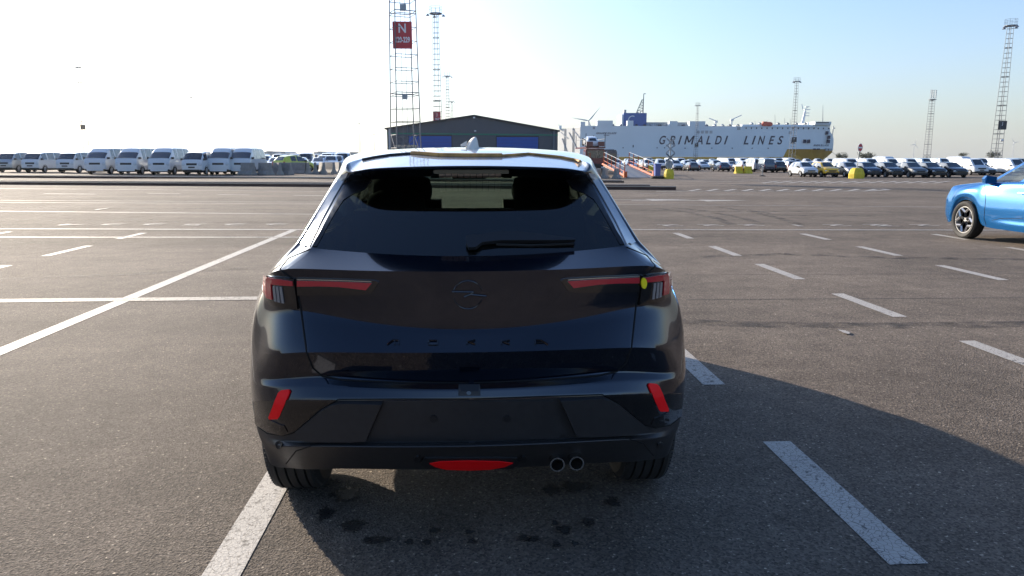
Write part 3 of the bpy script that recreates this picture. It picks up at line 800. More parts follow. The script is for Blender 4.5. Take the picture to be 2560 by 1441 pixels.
# matt pads either side of the number plate recess, the lip and the apron
overlay('bumper_pad', [(872, 1002), (958, 1004), (950, 1020), (918, 1096), (880, 1098), (790, 1098), (752, 1094), (733, 1086), (744, 1076), (775, 1050), (806, 1023), (832, 1008), (850, 1003)], M_PLAST, car, .006, .020, both=True, smooth=True)
overlay('plate_panel', [(962, 1002), (1383, 1002), (1424, 1096), (921, 1096)], M_PLAST, car, -.002, .007, smooth=True)
for x in (1084, 1268): overlay('plate_fixing', [(x+9*cos(a*pi/6), 1045+9*sin(a*pi/6)) for a in range(12)], M_PLASTD, car, .003, .006)
overlay('rear_camera', [(1147, 972), (1200, 972), (1201, 990), (1146, 990)], M_PLASTD, car, .004, .014)
overlay('camera_eye', [(1172+6*cos(a*pi/5), 983+5*sin(a*pi/5)) for a in range(10)], M_PIANO, car, .018, .004)
fo = overlay('fog_lamp_housing', [(1062, 1142), (1292, 1142), (1300, 1155), (1270, 1176), (1172, 1181), (1078, 1176), (1050, 1155)], M_PLASTD, car, .000, .007)[0]
fl = overlay('fog_lamp', [(1074, 1154), (1100, 1149), (1172, 1147), (1250, 1149), (1282, 1153), (1262, 1162), (1225, 1169), (1172, 1171), (1115, 1169), (1088, 1162)], M_REFL, car, .006, .004)[0]; fl.parent = fo
for x, y in ((1044, 1146), (1308, 1146), (700, 1112), (1650, 1112)): overlay('parking_sensor', [(x+8*cos(a*pi/5), y+8*sin(a*pi/5)) for a in range(10)], M_PLASTD, car, .002, .005, grid=20)
overlay('pillar_film', [(856, 437), (872, 433), (838, 492), (803, 557), (775, 617), (768, 614), (762, 618), (752, 612), (790, 545), (822, 490)], M_FILM, car, .001, .003, both=True, grid=12, smooth=True)
# seams
seam('panel_seam', [(700, 673), (712, 684), (738, 700), (741, 728), (752, 768), (760, 830), (767, 882), (782, 920), (806, 941), (860, 951), (1000, 957), (1172, 958)], M_SEAM, car, .0035, both=True)
seam('panel_seam', [(776, 623), (722, 646), (700, 673)], M_SEAM, car, .0025, both=True)
seam('panel_seam', [(641, 1064), (668, 1084), (708, 1089), (740, 1080), (806, 1023), (846, 999), (1000, 998), (1172, 998)], M_SEAM, car, .0025, both=True)
seam('panel_seam', [(715, 1160), (740, 1128), (790, 1111), (1172, 1107)], M_SEAM, car, .0025, both=True)
# emblem: a ring crossed by a bolt, and the lettering below it
em = MB(); ring = []
def onb(px, py, off=.004):
    h = hit(px, py); return h[0]+h[1]*off
for a0, a1 in ((200, 345), (20, 165)):
    pts = [onb(1170+37*cos(R(a)), 737+35*sin(R(a))) for a in range(a0, a1+1, 5)]; em.path(pts, .0022, 6)
em.path([onb(1130, 729), onb(1184, 730), onb(1176, 736)], .003, 6); em.path([onb(1160, 742), onb(1176, 736), onb(1216, 740)], .003, 6)
em.build('emblem', M_GLOSSBLK, car)
STR = {985: [((-17, 6), (-2, -5)), ((-2, -5), (12, -5)), ((2, -5), (2, 6)), ((12, -5), (12, 6))], 1083: [((-11, -4), (11, -4)), ((11, -4), (11, 5)), ((11, 5), (-11, 5)), ((-11, 5), (-11, -4))],
       1178: [((-10, -5), (-10, 5)), ((-10, 0), (10, -5)), ((-4, 0), (10, 5))], 1264: [((-10, -5), (-10, 5)), ((-10, 0), (10, -5)), ((-4, 0), (10, 5))], 1352: [((-14, -5), (-14, 5)), ((-14, -5), (2, -5)), ((0, -5), (18, 6)), ((-12, 1), (6, 1))]}
for x, segs in STR.items():
    mb = MB()
    for a, b in segs: mb.bar(onb(x+a[0], 857+a[1], .003), onb(x+b[0], 857+b[1], .003), .0032, 5)
    mb.build('letter', M_CHROME if False else M_PIANO, car)
# brake lamp high on the window
hb = overlay('brake_lamp_housing', [(1084, 430), (1272, 430), (1280, 441), (1076, 441)], M_PIANO, car, .002, .006)[0]
for k in range(10):
    x = 1098+k*15.6
    q = overlay('brake_lamp', [(x, 432.5), (x+14, 432.5), (x+14, 438.5), (x, 438.5)], M_BRAKEL, car, .008, .003, grid=30)[0]; q.parent = hb
# wiper
wp = overlay('wiper', [(1166, 600), (1180, 596), (1194, 597), (1238, 589), (1290, 588), (1345, 594), (1400, 601), (1437, 607), (1436, 610), (1390, 611), (1330, 611), (1249, 611), (1205, 616), (1190, 628), (1172, 629), (1165, 618)], M_PLASTD, car, .010, .012, smooth=True)[0]
wb_ = overlay('wiper_blade', [(1240, 612), (1330, 614), (1434, 611), (1434, 613), (1330, 617), (1242, 615)], M_RUB, car, .003, .004)[0]; wb_.parent = wp
# amber strip in the seam above the spoiler, and the fabric bag over the antenna
for seg, rr, mm in (([(905, 402), (935, 396), (975, 390), (1030, 386)], .006, M_PLASTD), ([(1030, 386), (1060, 388), (1100, 391), (1172, 392), (1255, 392)], .011, M_FOAM), ([(1255, 392), (1320, 387), (1360, 391), (1400, 395), (1452, 405)], .006, M_FOAM)):
    seam('foam_strip', seg, mm, car, rr, .004)
ft = MB(); A0 = Vector((0, 3.62-CY, 1.512)); RNG0 = [(0, .075, .13), (.03, .07, .125), (.06, .058, .11), (.085, .045, .09), (.105, .030, .065), (.118, .012, .03)]
RNG = [(z*.60, wx*.60, ly*.8) for z, wx, ly in RNG0]; A0.x = .008; vv = []; nn_ = 16
for k, (z, wx, ly) in enumerate(RNG):
    for a in range(nn_):
        t = 2*pi*a/nn_; wr = 1+.07*sin(3*t+k)+.05*sin(7*t+2*k)
        vv.append(A0+Vector((wx*cos(t)*wr*(.78 if z > 0 else 1.1)+.004*k, ly*sin(t)*wr, z*1.02)))
ft.add(vv, [(k*nn_+a, k*nn_+(a+1) % nn_, (k+1)*nn_+(a+1) % nn_, (k+1)*nn_+a) for k in range(len(RNG)-1) for a in range(nn_)]+[tuple((len(RNG)-1)*nn_+a for a in range(nn_))])
ac = ft.build('antenna_cover', M_WRAP, car, smooth=60)
def kn(x, y, z): return (.008+x*.6, 3.62-CY+y, 1.512+(z-1.512)*.60)
fk = MB(); fk.add([kn(-.03, -.05, 1.602), kn(-.082, -.05, 1.570), kn(-.078, -.05, 1.556), kn(-.03, -.05, 1.560), kn(-.03, -.01, 1.602), kn(-.082, -.01, 1.572), kn(-.078, -.01, 1.558), kn(-.03, -.01, 1.56)],
       [(0, 1, 2, 3), (7, 6, 5, 4), (0, 4, 5, 1), (1, 5, 6, 2), (2, 6, 7, 3), (3, 7, 4, 0)]); fk.build('loose_knot', M_WRAP, ac, smooth=60)
fk = MB(); fk.lathe([(.07, 0), (.06, .012), (.04, .022), (.01, .026)], 14, 'z', (.04, 3.62-CY, 1.510)); fk.build('antenna_base', M_WRAP, ac, smooth=60)
overlay('painted_glass_reflection', [(876, 436), (905, 437), (930, 452), (912, 474), (882, 486), (858, 502), (836, 536), (806, 592), (792, 617), (781, 617), (809, 566), (843, 502)], M_DARKREFL, car, .001, .002, both=True, grid=10, smooth=True)  # dark reflection on the curved glass sides, painted as black strips
st = overlay('yellow_sticker', [(1603+6.5*cos(a*pi/8), 705+13.5*sin(a*pi/8)) for a in range(16)], M_STICK, car, .020, .003, grid=20)
# inside
it = MB(); it.box((0, 1.18, .955), (1.12, .16, .56)); it.box((0, 1.05, .66), (1.3, .9, .12)); it.build('rear_seat', M_CLOTH, car)
for x in (-.36, .36): mb = MB(); mb.lathe([(.02, -.14), (.06, -.125), (.08, -.08), (.085, 0), (.08, .08), (.06, .125), (.02, .14)], 14, 'x', (x, 1.14, 1.25)); mb.build('headrest', M_CLOTH, car, smooth=60)
for x in (-.40, .43):
    mb = MB(); mb.box((x, 1.95, .95), (.46, .16, .58)); mb.build('front_seat', M_CLOTH, car)
    mb = MB(); mb.lathe([(.02, -.175), (.075, -.16), (.10, -.10), (.105, 0), (.10, .10), (.075, .16), (.02, .175)], 14, 'x', (x, 1.98, 1.29)); mb.build('headrest', M_CLOTH, car, smooth=60)
mb = MB(); mb.box((0, 3.0, .86), (1.34, .5, .22)); mb.lathe([(.18, -.012), (.18, .012), (.155, .012), (.155, -.012)], 20, 'y', (-.38, 2.62, 1.0)); mb.build('dashboard', M_PLASTD, car)
mb = MB(); mb.box((0, 2.45, 1.375), (.22, .03, .055)); mb.build('mirror', M_PLASTD, car)
mb = MB(); mb.box((0, .55, .86), (1.05, .8, .03)); mb.build('parcel_shelf', M_CLOTH, car)
# underside, silencer, exhaust tips
mb = MB(); mb.box((0, 2.45, .31), (1.50, 3.0, .10)); mb.box((0, .62, .43), (1.36, .62, .06)); mb.box((0, .78, .33), (1.30, .10, .07)); mb.build('underbody', M_PLASTD, car)
mb = MB(); mb.box((.12, .47, .33), (.68, .26, .14)); mb.bar((.1, .6, .3), (.1, 2.4, .28), .03, 8); mb.build('silencer', M_GALVD, car)
for x, y in ((1392, 1157), (1440, 1154)):
    p = at(x, y, 2.60)-Vector((0, CY, 0)); mb = MB()
    mb.lathe([(.026, .30), (.0275, -.02), (.0225, -.02), (.021, .28)], 24, 'y', p, caps=False); mb.lathe([(.022, .1), (.001, .1)], 16, 'y', p, mi=1, caps=False)
    mb.build('exhaust_tip', [M_CHROME, M_DARK], car, smooth=40)
for s in (-1, 1):
    for t in (TA, TF):
        e = wheel_builder(car, s); e.location = (s*.770, t, .335)
        mb = MB(); mb.arch(.388, -.12, .10, 18, 10, 170)
        o = mb.build('wheel_arch_liner', M_PLASTD, car, (s*.71, t, .335), rz=0 if s < 0 else pi)
    mb = MB(); mb.add([(0, -.07, -.07), (.20, -.06, -.06), (.22, -.05, .02), (.18, -.055, .08), (0, -.06, .06), (0, .07, -.05), (.16, .08, -.05), (.18, .08, .02), (.14, .07, .07), (0, .06, .05)],
                 [(0, 1, 2, 3, 4), (9, 8, 7, 6, 5), (0, 5, 6, 1), (1, 6, 7, 2), (2, 7, 8, 3), (3, 8, 9, 4), (4, 9, 5, 0)])
    o = mb.build('door_mirror', M_GLOSSBLK, car, (s*.78, 2.95, 1.08), smooth=50); o.scale = (s, 1, 1)

# ------------------------------------------------------------ the bright blue car on the right
BX, BY = 10.02, 9.90
blue = thing('blue_car', 'bright metallic blue car cut off by the right edge of the photo, star-shaped alloy wheel', 'car', (BX, BY, 0))
parts2, vs2, fs2 = car_shell(PN, 3, True)
pm2 = dict(pm); pm2.update(body=M_BLUECAR, spoiler=M_BLUECAR, tailgate=M_BLUECAR, bumper=M_BLUECAR, spoiler_film=M_BLUECAR, roof=M_BLUECAR, lower_bumper=M_PLASTD, sill_cladding=M_BLUECAR, window_pillar=M_BLUECAR, side_window=M_GLASSC, rear_window=M_GLASSC)
link_parts(parts2, pm2, blue)
for s in (-1, 1):
    for t in (TA, TF):
        e = wheel_builder(blue, s, r=.345, star=(s < 0), detail=(s < 0)); e.location = (s*.785, t, .345)
        mb = MB(); mb.arch(.388, -.12, .10, 18, 10, 170); mb.build('wheel_arch_liner', M_PLASTD, blue, (s*.71, t, .335), rz=0 if s < 0 else pi)
    mb = MB(); mb.add([(0, -.07, -.07), (.20, -.06, -.06), (.22, -.05, .02), (.18, -.055, .08), (0, -.06, .06), (0, .07, -.05), (.16, .08, -.05), (.18, .08, .02), (.14, .07, .07), (0, .06, .05)],
                 [(0, 1, 2, 3, 4), (9, 8, 7, 6, 5), (0, 5, 6, 1), (1, 6, 7, 2), (2, 7, 8, 3), (3, 8, 9, 4), (4, 9, 5, 0)])
    o = mb.build('door_mirror', M_BLUECAR, blue, (s*.76, 2.80, 1.09), smooth=50); o.scale = (s, 1, 1)
    mb = MB(); mb.box((0, 0, 0), (.12, .10, .05)); mb.build('mirror_foot', M_PLASTD, o, (0, 0, -.07))
    mb = MB(); mb.lathe([(.005, -.16), (.07, -.10), (.085, 0), (.06, .1), (.005, .14)], 12, 'y', (0, 0, 0), caps=False); o = mb.build('headlamp', M_LAMP, blue, (s*.60, 3.93, .80), smooth=60); o.scale = (1.3, 1, .8)
    mb = MB(); mb.bar((0, -.09, 0), (0, .09, 0), .014, 6); mb.build('door_handle', M_BLUECAR, blue, (s*.875, 1.95, .90))
hit2, overlay2, seam2 = surf_tools(vs2, fs2, (BX, BY, 0))
for ln in ([(2462, 464), (2464, 500), (2460, 545), (2468, 572)], [(2480, 551), (2500, 547), (2558, 547)], [(2462, 458), (2520, 462), (2558, 463)]): seam2('panel_seam', ln, M_SEAM, blue, .005)
mb = MB(); mb.box((0, 2.3, .32), (1.5, 3.4, .10)); mb.build('underbody', M_PLASTD, blue)
mb = MB(); mb.box((-.4, 1.95, .95), (.46, .16, .58)); mb.box((.4, 1.95, .95), (.46, .16, .58)); mb.build('front_seat', M_CLOTH, blue)
mb = MB(); mb.box((0, 3.0, .86), (1.34, .5, .22)); mb.build('dashboard', M_PLASTD, blue)

# ------------------------------------------------------------ lattice light masts
def mast_proto(h=40, wb=2.0, wt=1.15, step=1.25, r=.07, lamps=3, top='ring', rot=.35, wrap=False):
    e = empty('light_mast')
    def c(z, k):
        w = wb+(wt-wb)*z/h; a = rot+pi/4+k*pi/2; return Vector((w*.7071*cos(a), w*.7071*sin(a), z))
    for k in range(4): MB().bar(c(0, k), c(h, k), r, 5, r*.8).build('leg', M_GALVD, e)
    n = int(h/step)
    for i in range(1, n+1):
        z = i*step; m = MB()
        for k in range(4):
            m.bar(c(z, k), c(z, (k+1) % 4), r*.55, 4)
            if i % 6 == 0: m.bar(c(z+.22, k), c(z+.22, (k+1) % 4), r*.7, 4)
        m.build('cross_bar', M_GALVD, e)
    m = MB()
    for k in range(4):
        for z0, z1 in ((0, 1.6), (1.6, 3.6)): m.bar(c(z0, k), c(z1, (k+1) % 4), r*.5, 4); m.bar(c(z1, k), c(z0, (k+1) % 4), r*.5, 4)
    m.build('diagonal_brace', M_GALVD, e)
    m = MB()
    for s in (-.2, .2): m.bar((s, 0, 0), (s, 0, h), r*.35, 4)
    m.build('ladder', M_GALVD, e)
    if top == 'ring':
        pl = MB(); pl.lathe([(1.5, h), (1.7, h), (1.7, h+.22), (1.5, h+.22)], 16, 'z', caps=False); pl.bar((-1.6, 0, h+.1), (1.6, 0, h+.1), .14); pl.bar((0, -1.6, h+.1), (0, 1.6, h+.1), .14); pl.build('platform', M_GALVD, e)
        m = MB()
        for k in range(8):
            a = 2*pi*k/8; m.bar((1.6*cos(a), 1.6*sin(a), h+.2), (1.6*cos(a), 1.6*sin(a), h+1.9), .035)
            for z in (1.1, 1.9): b = 2*pi*(k+1)/8; m.bar((1.6*cos(a), 1.6*sin(a), h+z), (1.6*cos(b), 1.6*sin(b), h+z), .03)
        m.build('railing', M_GALVD, e)
        for k in range(4):
            a = 2*pi*k/4+.2; x, y = 2.1*cos(a), 2.1*sin(a)
            m = MB(); m.lathe([(.08, .35), (.25, .2), (.52, -.12), (.50, -.16)], 12, 'z', (x, y, h-.35)); m.bar((1.5*cos(a), 1.5*sin(a), h+.05), (x, y, h-.05), .05); m.build('floodlight', M_STEEL, e)
    else:
        m = MB(); m.lathe([(.4, h-.6), (2.6, h+.1), (2.6, h+.35), (.4, h+.35)], 12, 'z'); m.build('platform', M_STEEL, e)
        for sx in (-1.6, -.2, 1.5):
            m = MB(); m.bar((sx, 0, h+.3), (sx, 0, h+6.8), .12)
            for k in range(5): m.box((sx+.35, -.5, h+1.5+k*1.1), (.8, .35, .75)); 
            m.build('floodlight_bank', M_STEEL, e)
    return e
def sign_on(parent, x0, x1, z0, z1, y, m, lines, tm=M_SIGNW):
    mb = MB(); mb.box(((x0+x1)/2, y, (z0+z1)/2), (x1-x0, .05, z1-z0)); s = mb.build('sign_panel', m, parent)
    for t, z, size, sx in lines: text('sign_lettering', t, size, tm, s, ((x0+x1)/2, y-.03, z), depth=.004, bold=.02, sx=sx)
    return s
NM = mast_proto(38.5, 2.25, 1.15, 1.14, .055)
p = at(1015, 393, 68); NM.location = (p.x, 68, 0)
tag(NM, 'tall grey lattice mast with a red N sign, rising behind the black roof', 'light mast')
sign_on(NM, -.80, .86, 10.70, 12.95, -1.02, M_SIGNR, [('N', 12.35, 1.05, .9), ('120-229', 11.42, .62, .62)])
for px, py, s in ((1008, 19, .5), (1012, 242, .45)):
    q = at(px, py, 67); mb = MB(); mb.box((q.x-p.x, -1.0, q.z), (s, .4, s)); mb.build('equipment_box', M_STEEL, NM)
for px0, px1 in ((991, 1013), (1018, 1041)):
    a = at(px0, 393, 71); b = at(px1, 393, 71); mb = MB(); mb.box(((a.x+b.x)/2, 71, 1.3), (b.x-a.x, 1.0, 2.6)); mb.box(((a.x+b.x)/2, 70.48, 1.3), ((b.x-a.x)*.45, .04, 2.2), mi=1)
    o = mb.build('cabinet', [M_BEIGE, M_GALVD]); tag(o, 'beige site cabinet at the foot of the N mast, '+('the left one' if px0 < 1000 else 'the right one'), 'cabinet', 'cabinets under the N mast')
MP = mast_proto(38.5, 2.2, 1.15, 1.35, .085)
far = [(1095, 205, 'lattice mast with lamp ring rising behind the left half of the dark hall'), (1121, 358, 'smaller lattice mast seen between the red-signed mast and the hall ridge'),
       (1131.5, 520, 'smallest lattice mast over the hall roof, a short way left of its ridge'), (1739, 545, 'thin light mast standing before the M of the ship lettering'),
       (1980, 372, 'lattice light mast standing before the last S of the ship lettering'), (2490, 214, 'tall lattice light mast with a black sign at the right edge'),
       (218, 333, 'pale light mast with a small box sign fading in the glare above the minibuses'), (489, 490, 'faint light mast fading in the glare over the middle minibuses'), (901, 860, 'tiny faint light mast left of the hall by the wind turbine')]
for k, (px, Y, lab) in enumerate(far):
    o = MP if k == 0 else copy_tree(MP); q = at(px, 393, Y); o.location = (q.x, Y, 0); o['label'] = lab; o['category'] = 'light mast'; o['group'] = 'lattice light masts across the yard'
    if k == 0: first = o
    if 0: sign_on(o, -1.0, .95, 10.6, 13.4, -1.1, M_SIGNR, [('J', 12.7, 1.0, .8), ('110-229', 11.5, .7, .62)])
    if k in (3, 4, 5):
        z1 = 11.2 if k != 5 else 11.8; sign_on(o, -1.3, 1.3, z1-2.4, z1+.1, -1.2, M_SIGNK, [('J' if k == 5 else 'H', z1-.7, 1.1, .8)])
    if k == 5: mb = MB(); mb.lathe([(.01, -.42), (.42, -.2), (.45, .1), (.3, .3), (.01, .36)], 12, 'z', (.3, -1.25, 6.3)); mb.build('radar_dome', M_WHITE, o)
    if k == 6: mb = MB(); mb.box((0, -1.2, 14), (2.0, .3, 2.1)); mb.build('sign_panel', M_SIGNK, o)
sign_on(first, -1.0, .95, 10.6, 13.4, -1.1, M_SIGNR, [('J', 12.7, 1.0, .8), ('110-229', 11.5, .7, .62)])
FP = mast_proto(40, 3.2, 2.4, 1.7, .14, top='bank')
q = at(2317, 393, 430); FP.location = (q.x, 430, 0); FP.scale = (.86, .86, .86); tag(FP, 'stadium-like floodlight mast with three lamp banks, between ship bow and blue car', 'floodlight mast')

# ------------------------------------------------------------ hall with blue doors
HY = 150.0
def hx(px): return at(px, 393, HY).x
def hz(py): return at(1185, py, HY).z
hall = thing('warehouse', 'dark grey gabled hall with two blue roller doors and a green band', 'warehouse', (0, HY, 0))
x0, x1, xr = hx(969), hx(1394), hx(1186); ze0, ze1, zr = hz(323), hz(328), hz(291)
npan = 26
for k in range(npan):                                             # cladding sheets side by side
    a = x0+(x1-x0)*k/npan; b = x0+(x1-x0)*(k+1)/npan
    def zt(x): return ze0+(zr-ze0)*(x-x0)/(xr-x0) if x < xr else zr+(ze1-zr)*(x-xr)/(x1-xr)
    poly = [(a+.02, 0), (b-.02, 0), (b-.02, zt(b)), (a+.02, zt(a))]
    mb = MB(); mb.prism(poly, -.05, .0); mb.build('wall_panel', M_WALLD, hall)
mb = MB(); mb.prism([(x0, 0), (x1, 0), (x1, ze1-.05), (xr, zr-.05), (x0, ze0-.05)], .02, 60); mb.build('hall_body', M_WALLD, hall)
mb = MB(); mb.prism([(x0-.4, ze0-.1), (xr, zr), (x1+.4, ze1-.1), (x1+.4, ze1+.15), (xr, zr+.28), (x0-.4, ze0+.15)], -.5, 60); mb.build('roof', M_SIGNK, hall)
mb = MB(); mb.add([(x0, -.10, hz(332.5)), (x1, -.10, hz(336)), (x1, -.10, hz(340)), (x0, -.10, hz(337)), (x0, -.06, hz(332.5)), (x1, -.06, hz(336)), (x1, -.06, hz(340)), (x0, -.06, hz(337))], [(0, 1, 2, 3), (4, 7, 6, 5), (0, 4, 5, 1), (3, 2, 6, 7), (0, 3, 7, 4), (1, 5, 6, 2)]); mb.build('green_band', M_GREEN, hall)
for a, b, t in ((1023, 1129, 341), (1242, 1345, 343)):
    d = empty('roller_door', ((hx(a)+hx(b))/2, -.12, 0)); d.parent = hall; W_ = hx(b)-hx(a); H_ = hz(t)
    for k in range(9): mb = MB(); mb.box((0, 0, H_*(k+.5)/9), (W_, .04, H_/9-.03)); mb.build('door_slat', M_BDOOR, d)
    mb = MB(); mb.box((0, .03, H_+.15), (W_+.3, .1, .28)); mb.box((-W_/2-.1, .03, H_/2), (.2, .1, H_)); mb.box((W_/2+.1, .03, H_/2), (.2, .1, H_)); mb.box((0, .03, H_/2), (W_, .02, H_)); mb.build('door_frame', M_SIGNK, d)
mb = MB(); mb.box((x0+.5, -.15, ze0/2), (.35, .14, ze0)); mb.build('downpipe', M_PALE, hall)
mb = MB(); mb.box((x1-.8, -.15, ze1/2), (.25, .14, ze1)); mb.build('downpipe', M_GALVD, hall)
mb = MB(); mb.box((xr, -.65, zr-.3), (.4, .3, .3)); mb.build('lamp', M_WHITE, hall); mb = MB(); mb.box((xr+.2, -.3, hz(328)), (.4, .3, .25)); mb.build('lamp', M_WHITE, hall)

# ------------------------------------------------------------ far pale sheds and wind turbines
def sheds(name, outline, Y, lab, depth=80):
    P = [at(px, py, Y) for px, py in outline]; poly = [(P[0].x, 0)]+[(p.x, p.z) for p in P]+[(P[-1].x, 0)]
    e = thing(name, lab, 'shed', (0, Y, 0)); mb = MB(); mb.prism(poly, 0, depth); mb.build('wall', M_PALE, e)
    n = 5
    for k in range(n):
        x = P[0].x+(P[-1].x-P[0].x)*(k+.5)/n; mb = MB(); mb.box((x, -.15, 3.4), ((P[-1].x-P[0].x)/n*.7, .2, 4.2)); mb.build('shed_door', M_STEEL, e)
sheds('far_shed', [(632, 382), (664, 380), (667, 378), (681, 378.5), (687, 383), (716, 384)], 620, 'pale low shed in the glare behind the left row of parked cars')
sheds('far_shed', [(780, 385), (793, 384), (794, 379), (799, 379), (800, 384.5), (850, 385.5), (900, 383), (930, 382)], 640, 'pale low shed with a small roof stack, left of the black car roof')
def turbine(px, hub, Y, bl, ang, lab, tower=True):
    q = at(px, hub, Y); e = thing('wind_turbine', lab, 'wind turbine', (q.x, Y, 0)); 
    mb = MB(); mb.bar((0, 0, 0), (0, 0, q.z), bl*.035, 10, bl*.022); mb.build('tower', M_TURB, e)
    mb = MB(); mb.box((0, 0, q.z), (bl*.06, bl*.16, bl*.065)); mb.build('nacelle', M_TURB, e)
    for k in range(3):
        a = R(ang+120*k); d = Vector((sin(a), 0, cos(a))); s = Vector((cos(a), 0, -sin(a))); o = Vector((0, -bl*.1, q.z))
        pts = [o+s*(-bl*.02), o+d*bl*.2+s*(-bl*.03), o+d*bl, o+d*bl*.2+s*(bl*.045), o+s*bl*.02]; pts2 = [x+Vector((0, bl*.012, 0)) for x in pts]
        mb = MB(); mb.add(pts+pts2, [(0, 1, 2, 3, 4), (9, 8, 7, 6, 5)]+[(k2, 5+k2, 5+(k2+1) % 5, (k2+1) % 5) for k2 in range(5)]); mb.build('rotor_blade', M_TURB, e)
turbine(1471, 303, 1150, 28, 40, 'large wind turbine whose blades stand over the ship stern')
turbine(935, 336, 1500, 14, 0, 'small faint wind turbine left of the dark hall')
turbine(2286, 361, 1500, 13, 15, 'small wind turbine left of the floodlight mast')
turbine(2535, 357, 1300, 11, 200, 'small wind turbine behind the white van at the right edge')

# ------------------------------------------------------------ the car carrier ship
SY = 560.0
def sx_(px): return at(px, 360, SY).x
def sz_(py): return at(1750, py, SY).z
ship = thing('ship', 'huge white car carrier with navy GRIMALDI LINES lettering and ochre lower hull', 'ship', (0, SY+16, 0))
def hull(name, st, m):
    mb = MB(); vs = []
    for px, zt_, zb_, ht, hb in st:
        x = sx_(px); vs += [(x, -ht, zt_), (x, -hb, zb_), (x, hb, zb_), (x, ht, zt_)]
    n = len(st); fs = [(0, 1, 2, 3), (4*n-1, 4*n-2, 4*n-3, 4*n-4)]
    for k in range(n-1):
        a = 4*k; fs += [(a+j, a+4+j, a+4+(j+1) % 4, a+(j+1) % 4) for j in range(4)]
    mb.add(vs, fs); return mb.build(name, m, ship)
Z = sz_
hull('upper_hull', [(1450, Z(315.5), Z(392), 16, 16), (1960, Z(316), Z(393), 16, 16), (1970, Z(316), Z(373), 16, 16), (2030, Z(316), Z(373), 15.5, 15), (2060, Z(316), Z(373), 13.5, 12.5), (2079, Z(317), Z(373), 11.5, 10),
                    (2081, Z(329), Z(373), 11.2, 9.6), (2092, Z(336), Z(373), 8, 6), (2102, Z(346), Z(374), 4, 2.4), (2108, Z(355), Z(376), .6, .4)], M_SHIPW)
hull('lower_hull', [(1450, Z(392)-.1, -2, 16.1, 16), (1960, Z(393)-.1, -2, 16.1, 16), (1969, Z(373)-.1, -2, 16.15, 14.5), (2030, Z(373)-.1, -2, 15.2, 9), (2060, Z(373)-.1, -2, 12.7, 5), (2080, Z(373)-.1, -1, 10, 2.5),
                    (2094, Z(373.5)-.1, Z(392), 5.5, 1.2), (2107, Z(376), Z(381), .6, .3)], M_SHIPY)
# stern quarter, seen nearly end on and sunlit
a = Vector((sx_(1450)+.02, -16)); b = Vector((at(1396, 360, SY+34).x, 18)); 
mb = MB(); mb.add([(a.x, a.y, -2), (b.x, b.y, -2), (a.x+6, 18, -2), (a.x+6, -10, -2), (a.x, a.y, Z(318)), (b.x, b.y, Z(320)), (a.x+6, 18, Z(320)), (a.x+6, -10, Z(318))], [(0, 1, 2, 3), (7, 6, 5, 4), (0, 4, 5, 1), (1, 5, 6, 2), (2, 6, 7, 3), (3, 7, 4, 0)]); mb.build('stern', M_PALE, ship)
def onst(u, z): return Vector((a.x+(b.x-a.x)*u-.35, a.y+(b.y-a.y)*u-.2, z))
for u0, u1, z0, z1 in ((.15, .5, Z(370), Z(330)), (.5, .8, Z(392), Z(345)), (.55, .9, Z(345), Z(328)), (.3, .3, Z(392), Z(320)), (.68, .68, Z(392), Z(320)), (.02, .35, Z(345), Z(322))):
    mb = MB(); mb.bar(onst(u0, z0), onst(u1, z1), .35); mb.build('stern_ramp_strut', M_STEEL, ship)
mb = MB(); mb.bar(onst(.97, Z(320)), onst(.97, Z(306)), .2); mb.box(onst(.9, Z(316)), (2, 2, 3)); mb.build('stern_post', M_SHIPW, ship)
for p0, p1, t, d in ((1450, 1462, 305.6, 4), (1492, 1531, 302.5, 5), (1567, 1582, 302.5, 4), (1672, 1692, 303.5, 5), (1722, 1761, 303.5, 6)):
    mb = MB(); mb.box(((sx_(p0)+sx_(p1))/2, -16+d/2, (Z(t)+Z(316))/2), (sx_(p1)-sx_(p0), d, Z(t)-Z(316))); mb.build('bulwark', M_SHIPW, ship)
def sbox(name, p0, p1, y0, y1, m, yy=-16.05, d=.3):
    mb = MB(); mb.box(((sx_(p0)+sx_(p1))/2, yy, (Z(y0)+Z(y1))/2), (sx_(p1)-sx_(p0), d, Z(y0)-Z(y1))); return mb.build(name, m, ship)
sbox('deck_house', 1622, 1760, 305, 316, M_PALE, 0, 14)
for k in range(7): sbox('deck_window', 1628+k*6, 1631+k*6, 307, 313, M_STEEL, -7.1)
sbox('forward_house', 1858, 2079, 311, 316, M_SHIPW, 0, 24); sbox('bridge', 2036, 2076, 303.5, 311, M_SHIPW, 0, 30); sbox('bridge_window', 2038, 2070, 305, 307.5, M_DARK, -15.1)
sbox('rail_deck', 1858, 2040, 317.2, 318, M_STEEL)
for k in range(17): sbox('porthole', 1862+k*13, 1864.5+k*13, 319, 322.5, M_DARK, -16.0 if k < 14 else -14.6)
for p0, p1, y0, y1 in ((1978, 1985.5, 349, 358), (2007.5, 2015, 349, 358), (2017.6, 2025, 349, 358)): sbox('hull_window', p0, p1, y0, y1, M_NAVYTXT)
for p0, p1, y0, y1 in ((2067.5, 2074, 327.5, 336), (2074, 2079.5, 338.5, 347), (2073, 2079, 349, 358)): sbox('hull_window', p0, p1, y0, y1, M_NAVYTXT, -12.4, 1.6)
for k in range(4): sbox('vent_grille', 1741+k*10.5, 1748+k*10.5, 327, 334, M_STEEL if k == 2 else M_PALE)
sbox('vent_grille', 1481, 1487, 318, 324, M_STEEL); sbox('vent_grille', 1841, 1849, 318, 325, M_STEEL); sbox('vent_grille', 1970, 1977, 328, 335, M_PALE)
